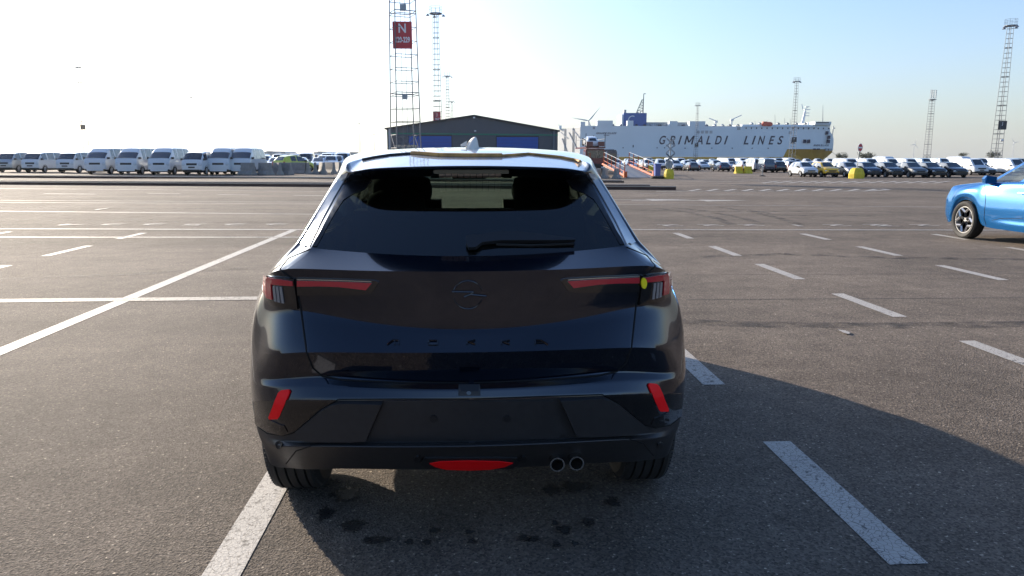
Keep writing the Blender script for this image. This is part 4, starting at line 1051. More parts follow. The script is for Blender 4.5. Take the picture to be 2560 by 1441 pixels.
for px, py in ((1583, 366), (1558, 370), (1643, 370), (1662, 370), (1713, 371), (1780, 371), (1831, 371), (1881, 371), (1921, 371)):
    sbox('mooring_port', px-1.2, px+1.2, py-(3 if px == 1583 else 1.2), py+(3 if px == 1583 else 1.2), M_NAVYTXT)
for px in (2036, 2046): sbox('fairlead', px, px+6, 371.5, 374.5, M_NAVYTXT, -14.6, 1.2)
for px in (2072, 2083, 2094): sbox('anchor_pocket', px, px+4, 371, 377, M_PALE, -11.2 if px < 2080 else (-8.5 if px < 2090 else -4.2), 2.5)
# funnel
sbox('funnel', 1562, 1620, 282, 316, M_SHIPB, 0, 18); sbox('funnel_side', 1557.6, 1561.9, 286, 316, M_SHIPW, 0, 17); sbox('exhaust_stack', 1569, 1575, 272, 282, M_STEEL, 2, 3)
text('funnel_letter', 'C', 9.4*.7, M_SHIPW, ship, (sx_(1578), -9.15, Z(297.5)), shear=.35, depth=.05)
for px in (1602, 1609, 1615): sbox('funnel_pipe', px, px+2.4, 276, 282, M_STEEL, 0, 1.5)
mb = MB(); T0 = Vector((sx_(1617), 0, Z(282))); T1 = Vector((sx_(1618), 0, Z(231))); mb.bar(T0, T1, .55, 6, .3)
B0 = Vector((sx_(1600), 0, Z(281))); B1 = Vector((sx_(1614), 0, Z(246))); mb.bar(B0, B1, .28)
for k in range(6): u = k/5; mb.bar(B0.lerp(B1, u), T0.lerp(Vector((T1.x, 0, Z(246))), u), .2); 
for k in range(5): mb.bar(B0.lerp(B1, k/5), T0.lerp(Vector((T1.x, 0, Z(246))), (k+1)/5), .16)
mb.bar(T1, T1+Vector((1.5, 0, 0)), .3); mb.build('funnel_mast', M_GALVD, ship)
for j, (bx, by, jx, jy) in enumerate(((1798, 303, 1779, 294), (1838, 299, 1862, 286))):
    c = empty('deck_crane', (sx_(bx), -6, Z(316))); c.parent = ship; h = Z(by)-Z(316)
    mb = MB(); mb.bar((0, 0, 0), (0, 0, h), .6, 8); mb.box((0, 0, h), (2.2, 2, 1.6)); mb.build('crane_post', M_WHITE, c)
    mb = MB(); mb.bar((0, -.5, h+.4), (sx_(jx)-sx_(bx), -.5, Z(jy)-Z(316)), .45, 4, .3); mb.build('jib', M_WHITE, c)
# lifeboat, masts at the bow
mb = MB(); mb.lathe([(.2, -4.4), (1.3, -3.6), (1.7, -2), (1.75, 2), (1.3, 3.6), (.2, 4.3)], 12, 'x', (sx_(1919), -13, Z(310))); mb.box((sx_(1912), -13, Z(305.5)), (3, 2.4, 1.2)); mb.build('lifeboat', M_LIFEB, ship, smooth=50)
mb = MB(); m0 = Vector((sx_(2026), 0, Z(306))); mb.bar(m0, (sx_(2031), 0, Z(272)), 1.3, 8, .7)
for py, w in ((286, 3.4), (279, 3.8), (270, 4.6), (263, 3.0)): mb.box((sx_(2035), 0, Z(py)), (w, 2, .5))
mb.bar((sx_(2024), 0, Z(270)), (sx_(2021), 0, Z(256)), .45, 6, .25); mb.bar((sx_(2030), 0, Z(270)), (sx_(2038), 0, Z(262)), .25); mb.build('radar_mast', M_WHITE, ship)
mb = MB(); mb.bar((sx_(2054), 0, Z(304)), (sx_(2051.5), 0, Z(262)), .3, 6, .1); mb.build('whip_antenna', M_STEEL, ship)
mb = MB(); mb.bar((sx_(2104), 0, Z(352)), (sx_(2106), 0, Z(312)), .4, 6, .25); mb.box((sx_(2107), 0, Z(318)), (1.6, 1, .8)); mb.build('bow_mast', M_STEEL, ship)
for px, y1 in ((1951, 285), (1976, 292), (1990, 294), (1901, 300), (1932, 299), (2072, 297), (2062, 300)): mb = MB(); mb.bar((sx_(px), -4, Z(312)), (sx_(px-2), -4, Z(y1)), .18, 4, .1); mb.build('aerial', M_STEEL, ship)
# lettering, each letter a piece on the side
def sletter(ch, p0, p1, y0, y1, name='ship_letter', m=M_NAVYTXT, sh=.3):
    H = Z(y0)-Z(y1); me = text_mesh(ch, 1, .0, sh, 1, .018); xs_ = [v.co.x for v in me.vertices]; zs_ = [v.co.y for v in me.vertices]
    w0 = max(xs_)-min(xs_); h0 = max(zs_)-min(zs_); W0 = sx_(p1)-sx_(p0); cx = (max(xs_)+min(xs_))/2; cy = (max(zs_)+min(zs_))/2
    for v in me.vertices: v.co = ((v.co.x-cx)*W0/w0, (v.co.y-cy)*H/h0, v.co.z)
    if ch == 'M':                    # drawn as four strokes
        mb = MB(); q = [(-.5, -.5), (-.5, .5), (0, -.28), (.5, .5), (.5, -.5)]; t = .105; k_ = .24*H/W0*1.0
        for (ax, ay), (bx, by) in zip(q[:-1], q[1:]):
            P4 = [(ax-t, ay), (ax+t, ay), (bx+t, by), (bx-t, by)]; mb.add([((x*(1-k_)+y*k_*1.15)*W0*.82, y*H, 0) for x, y in P4], [(0, 1, 2, 3)])
        me = mb.mesh('ship_letter', [], recalc=False)
    me.materials.clear(); me.materials.append(m); o = bpy.data.objects.new(name, me); COL.objects.link(o); o.parent = ship
    o.location = ((sx_(p0)+sx_(p1))/2, -16.12, (Z(y0)+Z(y1))/2); o.rotation_euler = (R(90), 0, 0)
for ch, p0, p1 in (('G', 1648, 1664.5), ('R', 1672, 1688), ('I', 1694.5, 1704.5), ('M', 1710, 1736), ('A', 1740.5, 1756.5), ('L', 1764.5, 1776.5), ('D', 1786.5, 1803.5), ('I', 1809.5, 1819.5), ('L', 1858.5, 1871), ('I', 1879, 1889), ('N', 1894, 1912), ('E', 1921, 1936.5), ('S', 1943, 1957.5)):
    sletter(ch, p0, p1, 340, 361.5)
sletter('GRANDE ELLADE', 1490, 1541, 331.5, 336.3, 'ship_name'); sletter('PALERMO', 1508, 1523, 338, 340.2, 'home_port')
me_ = 0
sletter('GRANDE ELLADE', 2028, 2077, 361, 365.5, 'ship_name'); ship.children[-1].location.y = -15.3
for o in ship.children:
    if o.name.startswith('ship_name') and o.location.x > sx_(2000): o.location.y = -14.2; o.rotation_euler = (R(90), 0, R(4.5))
mb = MB(); mb.path([(sx_(2100), -2, Z(378)), (sx_(2118), 0, Z(388)), (sx_(2140), 6, Z(394))], .12, 4); mb.build('mooring_rope', M_STEEL, ship)

# ------------------------------------------------------------ parked vehicles (origin on the ground, front towards -y)
#          y,   zb,  zbelt, ztop, wb,  wbelt, wtop, kind of the stretch that follows
SPEC = dict(
 suv=[(-2.18, .38, .66, .74, .66, .66, .56, 'b'), (-2.08, .26, .80, .90, .84, .80, .68, 'b'), (-1.75, .24, .94, 1.02, .90, .86, .74, 'b'), (-1.10, .22, 1.02, 1.12, .91, .87, .76, 'w'),
      (-.42, .22, 1.04, 1.60, .91, .87, .63, 'c'), (.34, .22, 1.06, 1.66, .91, .88, .65, 'p'), (.42, .22, 1.06, 1.66, .91, .88, .65, 'c'), (1.15, .22, 1.08, 1.63, .91, .87, .64, 'p'), (1.62, .24, 1.10, 1.54, .90, .85, .60, 'r'), (1.98, .28, 1.06, 1.16, .88, .82, .68, 'b'), (2.12, .42, .80, .86, .80, .76, .6, 'b')],
 hatch=[(-2.05, .32, .56, .62, .62, .62, .52, 'b'), (-1.95, .20, .68, .76, .82, .78, .66, 'b'), (-1.5, .18, .80, .88, .87, .83, .70, 'b'), (-.95, .18, .90, .98, .88, .84, .72, 'w'),
      (-.15, .18, .92, 1.40, .88, .84, .60, 'c'), (.5, .18, .94, 1.44, .88, .85, .61, 'p'), (.58, .18, .94, 1.44, .88, .85, .61, 'c'), (1.15, .18, .96, 1.40, .88, .84, .59, 'p'), (1.45, .2, .98, 1.33, .87, .82, .56, 'r'), (1.9, .24, .94, 1.02, .85, .8, .64, 'b'), (2.02, .36, .7, .76, .76, .72, .56, 'b')],
 minibus=[(-2.36, .34, .74, .80, .76, .74, .66, 'b'), (-2.30, .24, .98, 1.04, .84, .80, .72, 'b'), (-2.20, .22, 1.20, 1.27, .85, .82, .75, 'w'), (-1.62, .22, 1.22, 1.84, .85, .83, .70, 'c'), (-.75, .22, 1.24, 1.95, .85, .83, .69, 'p'), (-.62, .22, 1.24, 1.96, .85, .83, .69, 'c'),
      (.6, .22, 1.24, 1.97, .85, .83, .69, 'p'), (.7, .22, 1.24, 1.97, .85, .83, .69, 'c'), (1.9, .22, 1.24, 1.95, .85, .83, .69, 'p'), (2.22, .24, 1.16, 1.90, .84, .82, .67, 'r'), (2.36, .3, 1.12, 1.3, .82, .80, .70, 'b'), (2.42, .45, .9, 1.0, .78, .76, .66, 'b')],
 minibus_high=[(-2.62, .34, .76, .84, .86, .84, .74, 'b'), (-2.56, .24, 1.00, 1.08, .93, .89, .80, 'b'), (-2.46, .22, 1.30, 1.38, .94, .91, .84, 'w'), (-1.80, .22, 1.30, 1.90, .94, .92, .80, 'q'), (-1.25, .22, 1.32, 2.24, .94, .92, .74, 'c'), (-.62, .22, 1.32, 2.28, .94, .92, .74, 'p'), (-.5, .22, 1.32, 2.28, .94, .92, .74, 'c'),
      (.8, .22, 1.32, 2.28, .94, .92, .74, 'p'), (.9, .22, 1.32, 2.28, .94, .92, .74, 'c'), (2.1, .22, 1.32, 2.26, .94, .92, .73, 'p'), (2.5, .24, 1.16, 2.18, .93, .91, .72, 'r'), (2.68, .3, 1.12, 1.4, .9, .88, .78, 'b'), (2.74, .45, .9, 1.0, .84, .82, .7, 'b')],
 panel_van=[(-2.5, .34, .72, .80, .80, .78, .66, 'b'), (-2.4, .24, .94, 1.04, .94, .90, .76, 'b'), (-1.95, .22, 1.10, 1.22, .97, .92, .80, 'w'), (-1.25, .22, 1.14, 1.90, .98, .93, .74, 'c'), (-.55, .22, 1.16, 1.99, .98, .94, .78, 'p'), (0.5, .22, 1.16, 2.0, .98, .94, .80, 'p'), (2.3, .22, 1.16, 1.99, .98, .94, .80, 'p'), (2.52, .24, 1.14, 1.94, .97, .93, .78, 'r'), (2.60, .34, 1.1, 1.3, .95, .9, .76, 'b'), (2.64, .5, .9, 1.0, .9, .86, .7, 'b')],
 pickup=[(-2.6, .42, .78, .86, .74, .72, .62, 'b'), (-2.5, .34, .94, 1.02, .90, .86, .72, 'b'), (-1.9, .32, 1.04, 1.12, .93, .88, .76, 'b'), (-1.25, .32, 1.10, 1.18, .93, .89, .78, 'w'), (-.6, .32, 1.12, 1.72, .93, .89, .64, 'c'), (.1, .32, 1.12, 1.78, .93, .89, .66, 'p'), (.18, .32, 1.12, 1.78, .93, .89, .66, 'c'), (.75, .32, 1.12, 1.74, .93, .88, .64, 'r'), (.98, .32, 1.06, 1.10, .93, .88, .86, 'b'), (2.55, .34, 1.06, 1.09, .93, .88, .86, 'b'), (2.66, .5, .9, .96, .9, .86, .8, 'b')])
def loft_car(kind, paint, lvl=1, simple=False, front_low=M_PLASTD, name=None, roofm=None):
    st = SPEC[kind]; names = ['body', 'windscreen', 'side_window', 'rear_window', 'lower_body', 'roof']
    bm = bmesh.new(); cr = bm.edges.layers.float.new('crease_edge'); L = {1: [], -1: []}
    for (y, zb, zl, zt, wb, wl_, wt, k) in st:
        prof = [(0, zb), (wb*.86, zb), (wb*.99, zb+.14), (wb, zb+(zl-zb)*.55), (wl_, zl), (wt, zt-(.05 if zt-zl > .3 else .02)), (wt*.86, zt), (0, zt+.025)]
        row = [bm.verts.new((x, y, z)) for x, z in prof]; L[1].append(row)
        L[-1].append([v if v.co.x == 0 else bm.verts.new((-v.co.x, y, v.co.z)) for v in row])
    for i in range(len(st)-1):
        k = st[i][7]
        for sg in (1, -1):
            A, B = L[sg][i], L[sg][i+1]
            for j in range(7):
                mi = 0
                if k == 'w': mi = 1 if (j == 6 or (j == 5 and 'bus' in kind)) else (2 if j == 4 and kind not in ('minibus', 'minibus_high', 'panel_van') else 0)
                if k == 'c' and j == 4: mi = 2
                if k == 'r' and j == 6: mi = 3
                if k in 'cpq' and j == 6: mi = 5
                if j <= 1: mi = 4
                q = [A[j], A[j+1], B[j+1], B[j]]
                f = bm.faces.new(q if sg == 1 else q[::-1]); f.material_index = mi
    for i in (0, len(st)-1):
        for sg in (1, -1):
            r = L[sg][i]; q = r[:] if (sg == 1) == (i != 0) else r[::-1]
            f = bm.faces.new(q); f.material_index = 0
    for i in range(len(st)-1):
        for sg in (1, -1):
            for j, v in ((4, .8), (5, .4), (1, .6)):
                e = bm.edges.get((L[sg][i][j], L[sg][i+1][j]))
                if e: e[cr] = v
    for i in range(1, len(st)-1):
        for sg in (1, -1):
            for j in range(4, 7):
                e = bm.edges.get((L[sg][i][j], L[sg][i][j+1]))
                if e and (st[i][7] in 'wcr' or st[i-1][7] in 'wcr'): e[cr] = .6
    bmesh.ops.recalc_face_normals(bm, faces=bm.faces); me = bpy.data.meshes.new('cage'); bm.to_mesh(me); bm.free()
    parts, _, _ = eval_split(me, names, lvl)
    root = empty(name or kind); mm = dict(body=paint, windscreen=M_CAR_GL, side_window=M_CAR_GL, rear_window=M_CAR_GL, lower_body=M_PLASTD, roof=roofm or paint)
    if simple:
        mb = MB(); ml = []
        for n_, me in parts.items():
            if mm[n_] not in ml: ml.append(mm[n_])
            mb.add([v.co for v in me.vertices], [tuple(p.vertices) for p in me.polygons], ml.index(mm[n_]))
        ml.append(M_LAMP); ml.append(M_RUB)
        y0 = st[0][0]; zf = st[1][2]-.12; wf = st[1][4]
        for s in (-1, 1): mb.box((s*wf*.72, y0+.09, zf), (.34, .14, .14), mi=len(ml)-2)
        if M_PLASTD not in ml: ml.append(M_PLASTD)
        mb.box((0, y0+.02, zf-.2), (wf*1.1, .1, .22), mi=ml.index(M_PLASTD))
        o = mb.build('body', ml, root, smooth=45)
    else:
        for n_, me in parts.items():
            for q in (loose(me) if n_ == 'side_window' else [me]):
                q.materials.append(mm[n_]); o = bpy.data.objects.new(n_, q); COL.objects.link(o); o.parent = root
        y0 = st[0][0]; zf = st[1][2]-.10; wf = st[1][4]; y1 = st[-1][0]; bus = kind in ('minibus', 'minibus_high')
        for s in (-1, 1):
            m = MB(); m.lathe([(.01, -.06), (.12, -.03), (.14, .03), (.02, .08)], 10, 'y', (0, 0, 0), caps=False); o = m.build('headlight', M_LAMP, root, (s*wf*(.74 if not bus else .80), y0+(.10 if not bus else .04), zf), smooth=50); o.scale = (1.5 if not bus else 1.2, 1.2, .75 if not bus else 1.1)
            m = MB(); m.box((s*st[-2][4]*.86, y1-.08, st[-2][2]-.2), (.16, .12, .34)); m.build('tail_light', M_TAILF, root)
            k = next(i for i, q in enumerate(st) if q[7] == 'w'); m = MB(); m.box((s*(st[k][5]+.10), st[k][0]+.34, st[k][2]+.10), (.20, .12, .17)); m.bar((s*st[k][5]*.96, st[k][0]+.36, st[k][2]), (s*(st[k][5]+.08), st[k][0]+.34, st[k][2]+.05), .03); m.build('door_mirror', M_PLASTD, root)
        m = MB(); m.box((0, y0-.01+(.05 if bus else 0), zf-(.02 if not bus else -.02)), (wf*1.0, .06, .14 if not bus else .17)); m.build('grille', M_PLASTD, root)
        m = MB(); m.box((0, y0+.04, st[0][1]+.05), (wf*1.5, .14, .22 if not bus else .16)); m.box((0, y0-.035, zf-.22), (.52, .02, .11)); m.build('front_bumper', front_low, root)
    wr = .34 if kind != 'pickup' else .39; ln = st[-1][0]-st[0][0]
    f_, r_ = (st[0][0]+.84, st[-1][0]-.80) if 'bus' not in kind else (st[0][0]+1.0, st[-1][0]-.95)
    for s in (-1, 1):
        for y in (f_, r_):
            m = MB(); m.arch(wr+.07, -.1, .025); m.lathe([(wr+.01, -.07), (.01, -.07)], 18, 'x', caps=False)
            m.build('wheel_arch', M_PLASTD, root, (s*(st[3][4]-.005), y, wr+.02), rz=0 if s > 0 else pi)
            if simple:
                m = MB(); m.lathe([(.01, -.1), (wr*.9, -.1), (wr, -.06), (wr, .08), (wr*.9, .1), (.6*wr, .1)], 14, 'x', caps=False); m.lathe([(wr*.64, .09), (.01, .07)], 10, 'x', mi=1, caps=False)
                m.build('wheel', [M_RUB, M_ALLOY], root, (s*(st[3][4]-.09), y, wr), rz=0 if s > 0 else pi)
            else:
                e = wheel_builder(root, s, wr, .21, detail=False, spokes=5); e.location = (s*(st[3][4]-.08), y, wr)
    return root
PROTO = {}
PA = dict(white=M_WHITE, silver=M_SILV, grey=M_GREYP, black=M_BLACKP, navy=M_NAVY, paleblue=M_PALEBLUE, yellow=M_YEL, lime=M_LIME, red=M_REDP)
def park(kind, colr, loc, rz, label, group, simple=False, cat=None, low=None):
    key = (kind, colr, simple, low)
    if key not in PROTO:
        o = PROTO[key] = loft_car(kind, PA[colr], 1, simple, front_low={'white': M_WHITE, None: M_PLASTD}[low], name={'suv': 'parked_suv', 'hatch': 'parked_car'}.get(kind, kind.replace('minibus_high', 'minibus')))
    else: o = copy_tree(PROTO[key])
    o.location = loc; o.rotation_euler = (0, 0, rz)
    tag(o, label, cat or {'suv': 'car', 'hatch': 'car', 'minibus': 'minibus', 'minibus_high': 'minibus', 'panel_van': 'van', 'pickup': 'pickup'}[kind], group)
    return o
ORD = ['first', 'second', 'third', 'fourth', 'fifth', 'sixth', 'seventh', 'eighth', 'ninth', 'tenth', 'eleventh', 'twelfth']

# minibuses on the left, all facing the camera
BUS = [(10, 431.5, 'minibus', None, 'low-roof minibus with dark bumper cut off by the left edge'), (76, 432.5, 'minibus', None, 'low-roof minibus with dark bumper, second from the left edge'),
       (163, 433.5, 'minibus', None, 'low-roof minibus with dark bumper, just left of the first high-roof one'), (238, 436.5, 'minibus_high', 'white', 'high-roof minibus with white bumper, leftmost of the three side by side'),
       (316, 437.5, 'minibus_high', 'white', 'high-roof minibus with white bumper, middle of the three side by side'), (398, 438, 'minibus_high', 'white', 'high-roof minibus with white bumper, rightmost of the three side by side'),
       (480, 439, 'minibus', None, 'low-roof minibus with dark bumper, right of the high-roof trio, its side windows showing'), (546, 438, 'minibus_high', 'white', 'high-roof minibus with its long side showing, next to last before the barriers'), (600, 437.5, 'minibus_high', 'white', 'high-roof minibus standing partly behind the first concrete barrier')]
for px, py, kd, low, lab in BUS:
    q = gp(px, py); off = 2.4 if kd == 'minibus' else 2.65
    park(kd, 'silver' if px < 60 else 'white', (q.x, q.y+off, q.z), 0, 'white '+lab, 'minibuses parked in a row on the left', low=low)
# concrete barriers
def jersey(mb, L=3.0, H=1.0, mi=None):
    pr = [(-.32, 0), (.32, 0), (.32, .1), (.16, .36), (.10, H), (-.10, H), (-.16, .36), (-.32, .1)]
    mb.prism(pr, -L/2, L/2, mi, plane='xz')
JP = None
JB = [(614, 438, .9, 'leftmost of the row, in front of the last minibus'), (660, 438, .75, 'second of the row, in front of a white car'), (690, 437.5, .5, 'third of the row, left of the lime car'), (705, 437.3, 1.0, 'fourth of the row, touching the lime car'),
      (746, 436, .9, 'first one right of the lime car'), (768, 436, .2, 'end-on below the grey van'), (786, 435.5, .2, 'end-on right of the grey van'), (803, 435, .35, 'nearest the group of white cars'), (822, 434.5, .6, 'last but one before the black car'), (843, 433.5, .4, 'last of the row, partly hidden by the black car')]
for px, py, rz, lab in JB:
    q = gp(px, py)
    if JP is None: mb = MB(); jersey(mb, 1.9, 1.02); JP = mb.build('concrete_barrier', M_CONC); o = JP
    else: o = copy_tree(JP)
    o.location = (q.x, q.y+.5, q.z); o.rotation_euler = (0, 0, rz); tag(o, 'grey concrete barrier, '+lab, 'concrete barrier', 'concrete barriers on the left')
for px, lab in ((1499, 'partly hidden by the black car'), (1516, 'the left one with its sunlit end towards us'), (1545, 'the right one with its sunlit end towards us')):
    q = gp(px, 447); o = copy_tree(JP); o.location = (q.x, q.y+.8, q.z); o.rotation_euler = (0, 0, -.35); tag(o, 'concrete barrier by the orange ramp, '+lab, 'concrete barrier', 'concrete barriers at the ramp'); o.scale = (1.1, 1.0, 1.0)
# cars behind the barriers
LC = [(652, 426, 'suv', 'white', 'white SUV behind the gap right of the last minibus'), (677, 429, 'hatch', 'white', 'white low car behind the second concrete barrier'), (703, 427, 'suv', 'white', 'white SUV just left of the lime car'), (722, 431.5, 'suv', 'lime', 'lime yellow car between the concrete barriers'),
      (741, 428.5, 'hatch', 'white', 'white low car right of the lime car'), (758, 424, 'panel_van', 'grey', 'grey van standing taller than the cars on the left'), (788, 428, 'hatch', 'white', 'white low car right of the grey van'), (802, 427.5, 'suv', 'white', 'white SUV, first of three behind the barriers'), (820, 427.5, 'suv', 'white', 'white SUV, second of three behind the barriers'), (836, 427, 'suv', 'white', 'white SUV, third of three behind the barriers'), (851, 426, 'panel_van', 'paleblue', 'pale blue van next to the black car roof')]
for px, py, kd, c, lab in LC:
    q = gp(px, py); park(kd, c, (q.x, q.y+2.2, q.z), .12 if c != 'lime' else 2.6, lab, 'cars parked on the left')
rnd = random.Random(5)
def ordinal(k):
    a = 'first second third fourth fifth sixth seventh eighth ninth tenth eleventh twelfth thirteenth fourteenth fifteenth sixteenth seventeenth eighteenth nineteenth'.split()
    if k < 19: return a[k]
    t, u = divmod(k+1, 10); T = {2: 'twent', 3: 'thirt', 4: 'fort', 5: 'fift'}[t]
    return T+'ieth' if u == 0 else T+'y-'+a[u-1]
def row(px0, px1, Y, step, kinds, cols, grp, where, rz=0, zz=None):
    x0 = at(px0, 393, Y).x; x1 = at(px1, 393, Y).x; n = int((x1-x0)/step); 
    for k in range(n):
        x = x0+step*(k+.5)+rnd.uniform(-.28, .28); kd = rnd.choice(kinds); c = rnd.choice(cols)
        z = zg(x, Y) if zz is None else zz; w = {'suv': 'SUV', 'hatch': 'car', 'pickup': 'pickup', 'panel_van': 'van', 'minibus_high': 'high van'}[kd]
        where_ = 'the %s from the left %s' % (ordinal(k), where)
        park(kd, c, (x, Y+rnd.uniform(-.3, .3), z), rz+(pi if rnd.random() < .0 else 0), '%s %s %s' % (dict(paleblue='pale blue').get(c, c), w, where_), grp, simple=True)
row(628, 860, 128, 3.0, ['panel_van', 'minibus_high', 'panel_van'], ['grey', 'paleblue', 'silver', 'white'], 'far vans on the left', 'in the far line left')
row(636, 875, 100, 2.7, ['suv', 'suv', 'panel_van'], ['white', 'white', 'silver'], 'far cars on the left', 'between the barriers and far vans')

# right: SUVs in the nearest row, facing the camera
RC = [(2028, 443.5, 'suv', 'white', 'white SUV, leftmost of the near row facing us on the right'), (2081, 443.6, 'suv', 'yellow', 'bright yellow SUV between a white and a silver one'), (2140, 444, 'suv', 'silver', 'silver SUV between the yellow car and the yellow sign base'),
      (2188, 444, 'suv', 'navy', 'dark navy SUV behind the yellow sign base'), (2243, 444.5, 'suv', 'black', 'black SUV, first right of the yellow sign base'), (2302, 445, 'suv', 'grey', 'dark grey SUV with its side sunlit, middle of the dark ones'), (2350, 445, 'suv', 'black', 'black SUV second from the right end of the dark ones'), (2403, 445, 'suv', 'black', 'black SUV at the right end of the row, beside the white van'),]
for px, py, kd, c, lab in RC:
    q = gp(px, py); park(kd, c, (q.x, q.y+2.2, q.z), 0, lab, 'SUVs in the near row on the right')
for px, py, lab in ((2455, 439, 'white panel van with its bonnet left of the blue car'), (2556, 439, 'white panel van mostly hidden behind the blue car')):
    q = gp(px, py); park('panel_van', 'white', (q.x, q.y+2.6, q.z), 0, lab, 'white vans on the right')
q = gp(2500, 439); park('hatch', 'paleblue', (q.x, q.y+3.5, q.z), 0, 'pale grey-blue low car between the two white vans', None)
MR = [(1696, 427, 'suv', 'white', 0, 'white SUV facing us just right of the crossing sign'), (1737, 428.5, 'hatch', 'grey', pi, 'grey hatchback seen from behind, right of the white SUV'), (1814, 429.5, 'hatch', 'navy', pi, 'dark hatchback seen from behind, left of the yellow barriers'),
      (1868, 430, 'suv', 'white', pi, 'white SUV standing behind the two yellow barriers'), (1922, 432, 'minibus', 'navy', pi, 'navy people carrier seen from behind by the sign stand'), (1953, 432, 'suv', 'black', pi, 'black SUV seen from behind right of the navy people carrier'), (1896, 431, 'minibus', 'white', pi, 'white people carrier seen from behind, left of the navy one'), (1984, 430, 'suv', 'silver', pi, 'silver SUV from behind, left of the near white SUV')]
for px, py, kd, c, rz, lab in MR:
    q = gp(px, py); park(kd, c, (q.x, q.y+2.2, q.z), rz, lab, 'cars in the middle row on the right')
row(1560, 2000, 128, 2.5, ['suv', 'suv', 'pickup', 'hatch'], ['white', 'white', 'silver', 'black', 'grey', 'white'], 'second line of cars before the ship', 'in the second line before the ship')
row(1500, 2010, 152, 2.55, ['suv', 'pickup', 'panel_van', 'suv'], ['white', 'white', 'white', 'silver', 'black', 'navy'], 'third line of cars before the ship', 'in the third line before the ship')
row(1500, 2110, 185, 2.7, ['panel_van', 'suv', 'panel_van', 'pickup'], ['white', 'white', 'white', 'silver', 'grey'], 'rear line of vans before the ship', 'in the rear line before the ship')
row(2090, 2330, 104, 2.9, ['panel_van', 'panel_van', 'suv'], ['white', 'white', 'silver'], 'vans behind the dark SUVs', 'behind the near row on the right')
row(2190, 2560, 122, 3.2, ['minibus_high', 'panel_van'], ['white', 'white', 'paleblue'], 'far vans on the right', 'in the far line on the right')
row(1520, 1850, 566, 6, ['suv', 'pickup'], ['black', 'grey', 'white'], 'cars on the ship deck', 'on the open ship deck', zz=sz_(315.8))
row(1862, 2030, 566, 7, ['suv'], ['black', 'grey', 'white'], 'cars on the ship forward deck', 'on the forward ship deck', zz=sz_(310.9))

# ------------------------------------------------------------ car transporter and blue lorry
q = gp(1488, 430.5); TX, TY, TZ = q.x, 97.0, -.7; TX = at(1488, 393, TY).x
tr = thing('car_transporter', 'red car transporter lorry with a white car on its top deck over the cab', 'lorry', (TX, TY, TZ))
mb = MB(); mb.prism([(-1.2, .5), (1.2, .5), (1.25, 1.9), (1.25, 3.1), (1.1, 3.25), (-1.1, 3.25), (-1.25, 3.1), (-1.25, 1.9)], -.0, 2.0); mb.build('cab', M_REDP, tr)
mb = MB(); mb.box((0, -.04, 2.55), (2.1, .08, .95)); mb.build('windscreen', M_CAR_GL, tr)
mb = MB(); mb.box((0, -.06, .95), (2.4, .14, .75)); mb.build('grille', M_PLASTD, tr)
for s in (-1, 1):
    mb = MB(); mb.box((s*.95, -.13, .85), (.35, .06, .2)); mb.build('headlight', M_LAMP, tr)
    mb = MB(); mb.box((s*1.42, -.1, 2.5), (.2, .15, .75)); mb.build('mirror', M_WHITE, tr)
    mb = MB(); mb.box((s*.75, -.1, 3.85), (.8, .12, .6)); mb.build('deck_board', M_REDP, tr)
    mb = MB(); mb.bar((s*1.25, 0, 3.4), (s*1.25, 0, 5.2), .05); mb.bar((s*1.25, 9, 3.4), (s*1.25, 9, 5.2), .05); mb.bar((s*1.25, 0, 4.5), (s*1.25, 9, 4.5), .04); mb.build('guard_rail', M_GALVD, tr)
    for y in (.9, 5.5, 7.0):
        mb = MB(); mb.lathe([(.5, -.15), (.5, .15)], 16, 'x', (s*1.05, y, .5)); mb.build('wheel', M_RUB, tr)
mb = MB(); mb.box((0, 4.6, 3.4), (2.5, 10, .18)); mb.box((0, 6.5, 1.0), (2.5, 7, .25)); mb.build('loading_deck', M_REDP, tr)
o = park('hatch', 'white', (TX-.25, TY+2.6, TZ+3.5), pi, 'white car riding on the top deck of the red transporter', None); o.rotation_euler = (R(-8), 0, pi)
BT = thing('lorry', 'dark blue lorry cab just right of the red transporter', 'lorry', (at(1521, 393, 108).x, 108, -.7))
mb = MB(); mb.prism([(-1.2, .5), (1.2, .5), (1.25, 2.9), (1.1, 3.2), (-1.1, 3.2), (-1.25, 2.9)], 0, 2.2); mb.build('cab', M_NAVY, BT); mb = MB(); mb.box((0, -.04, 2.3), (2.1, .08, .8)); mb.build('windscreen', M_CAR_GL, BT)
mb = MB(); mb.box((0, 6, 2.1), (2.5, 7.5, 2.4)); mb.build('cargo_box', M_BLUED, BT); mb = MB(); mb.box((0, -.06, .9), (2.4, .14, .7)); mb.build('grille', M_PLASTD, BT)
for s in (-1, 1): mb = MB(); mb.lathe([(.5, -.15), (.5, .15)], 16, 'x', (s*1.05, 1, .5)); mb.build('wheel', M_RUB, BT); mb = MB(); mb.box((s*1.4, -.1, 2.3), (.18, .15, .7)); mb.build('mirror', M_WHITE, BT)

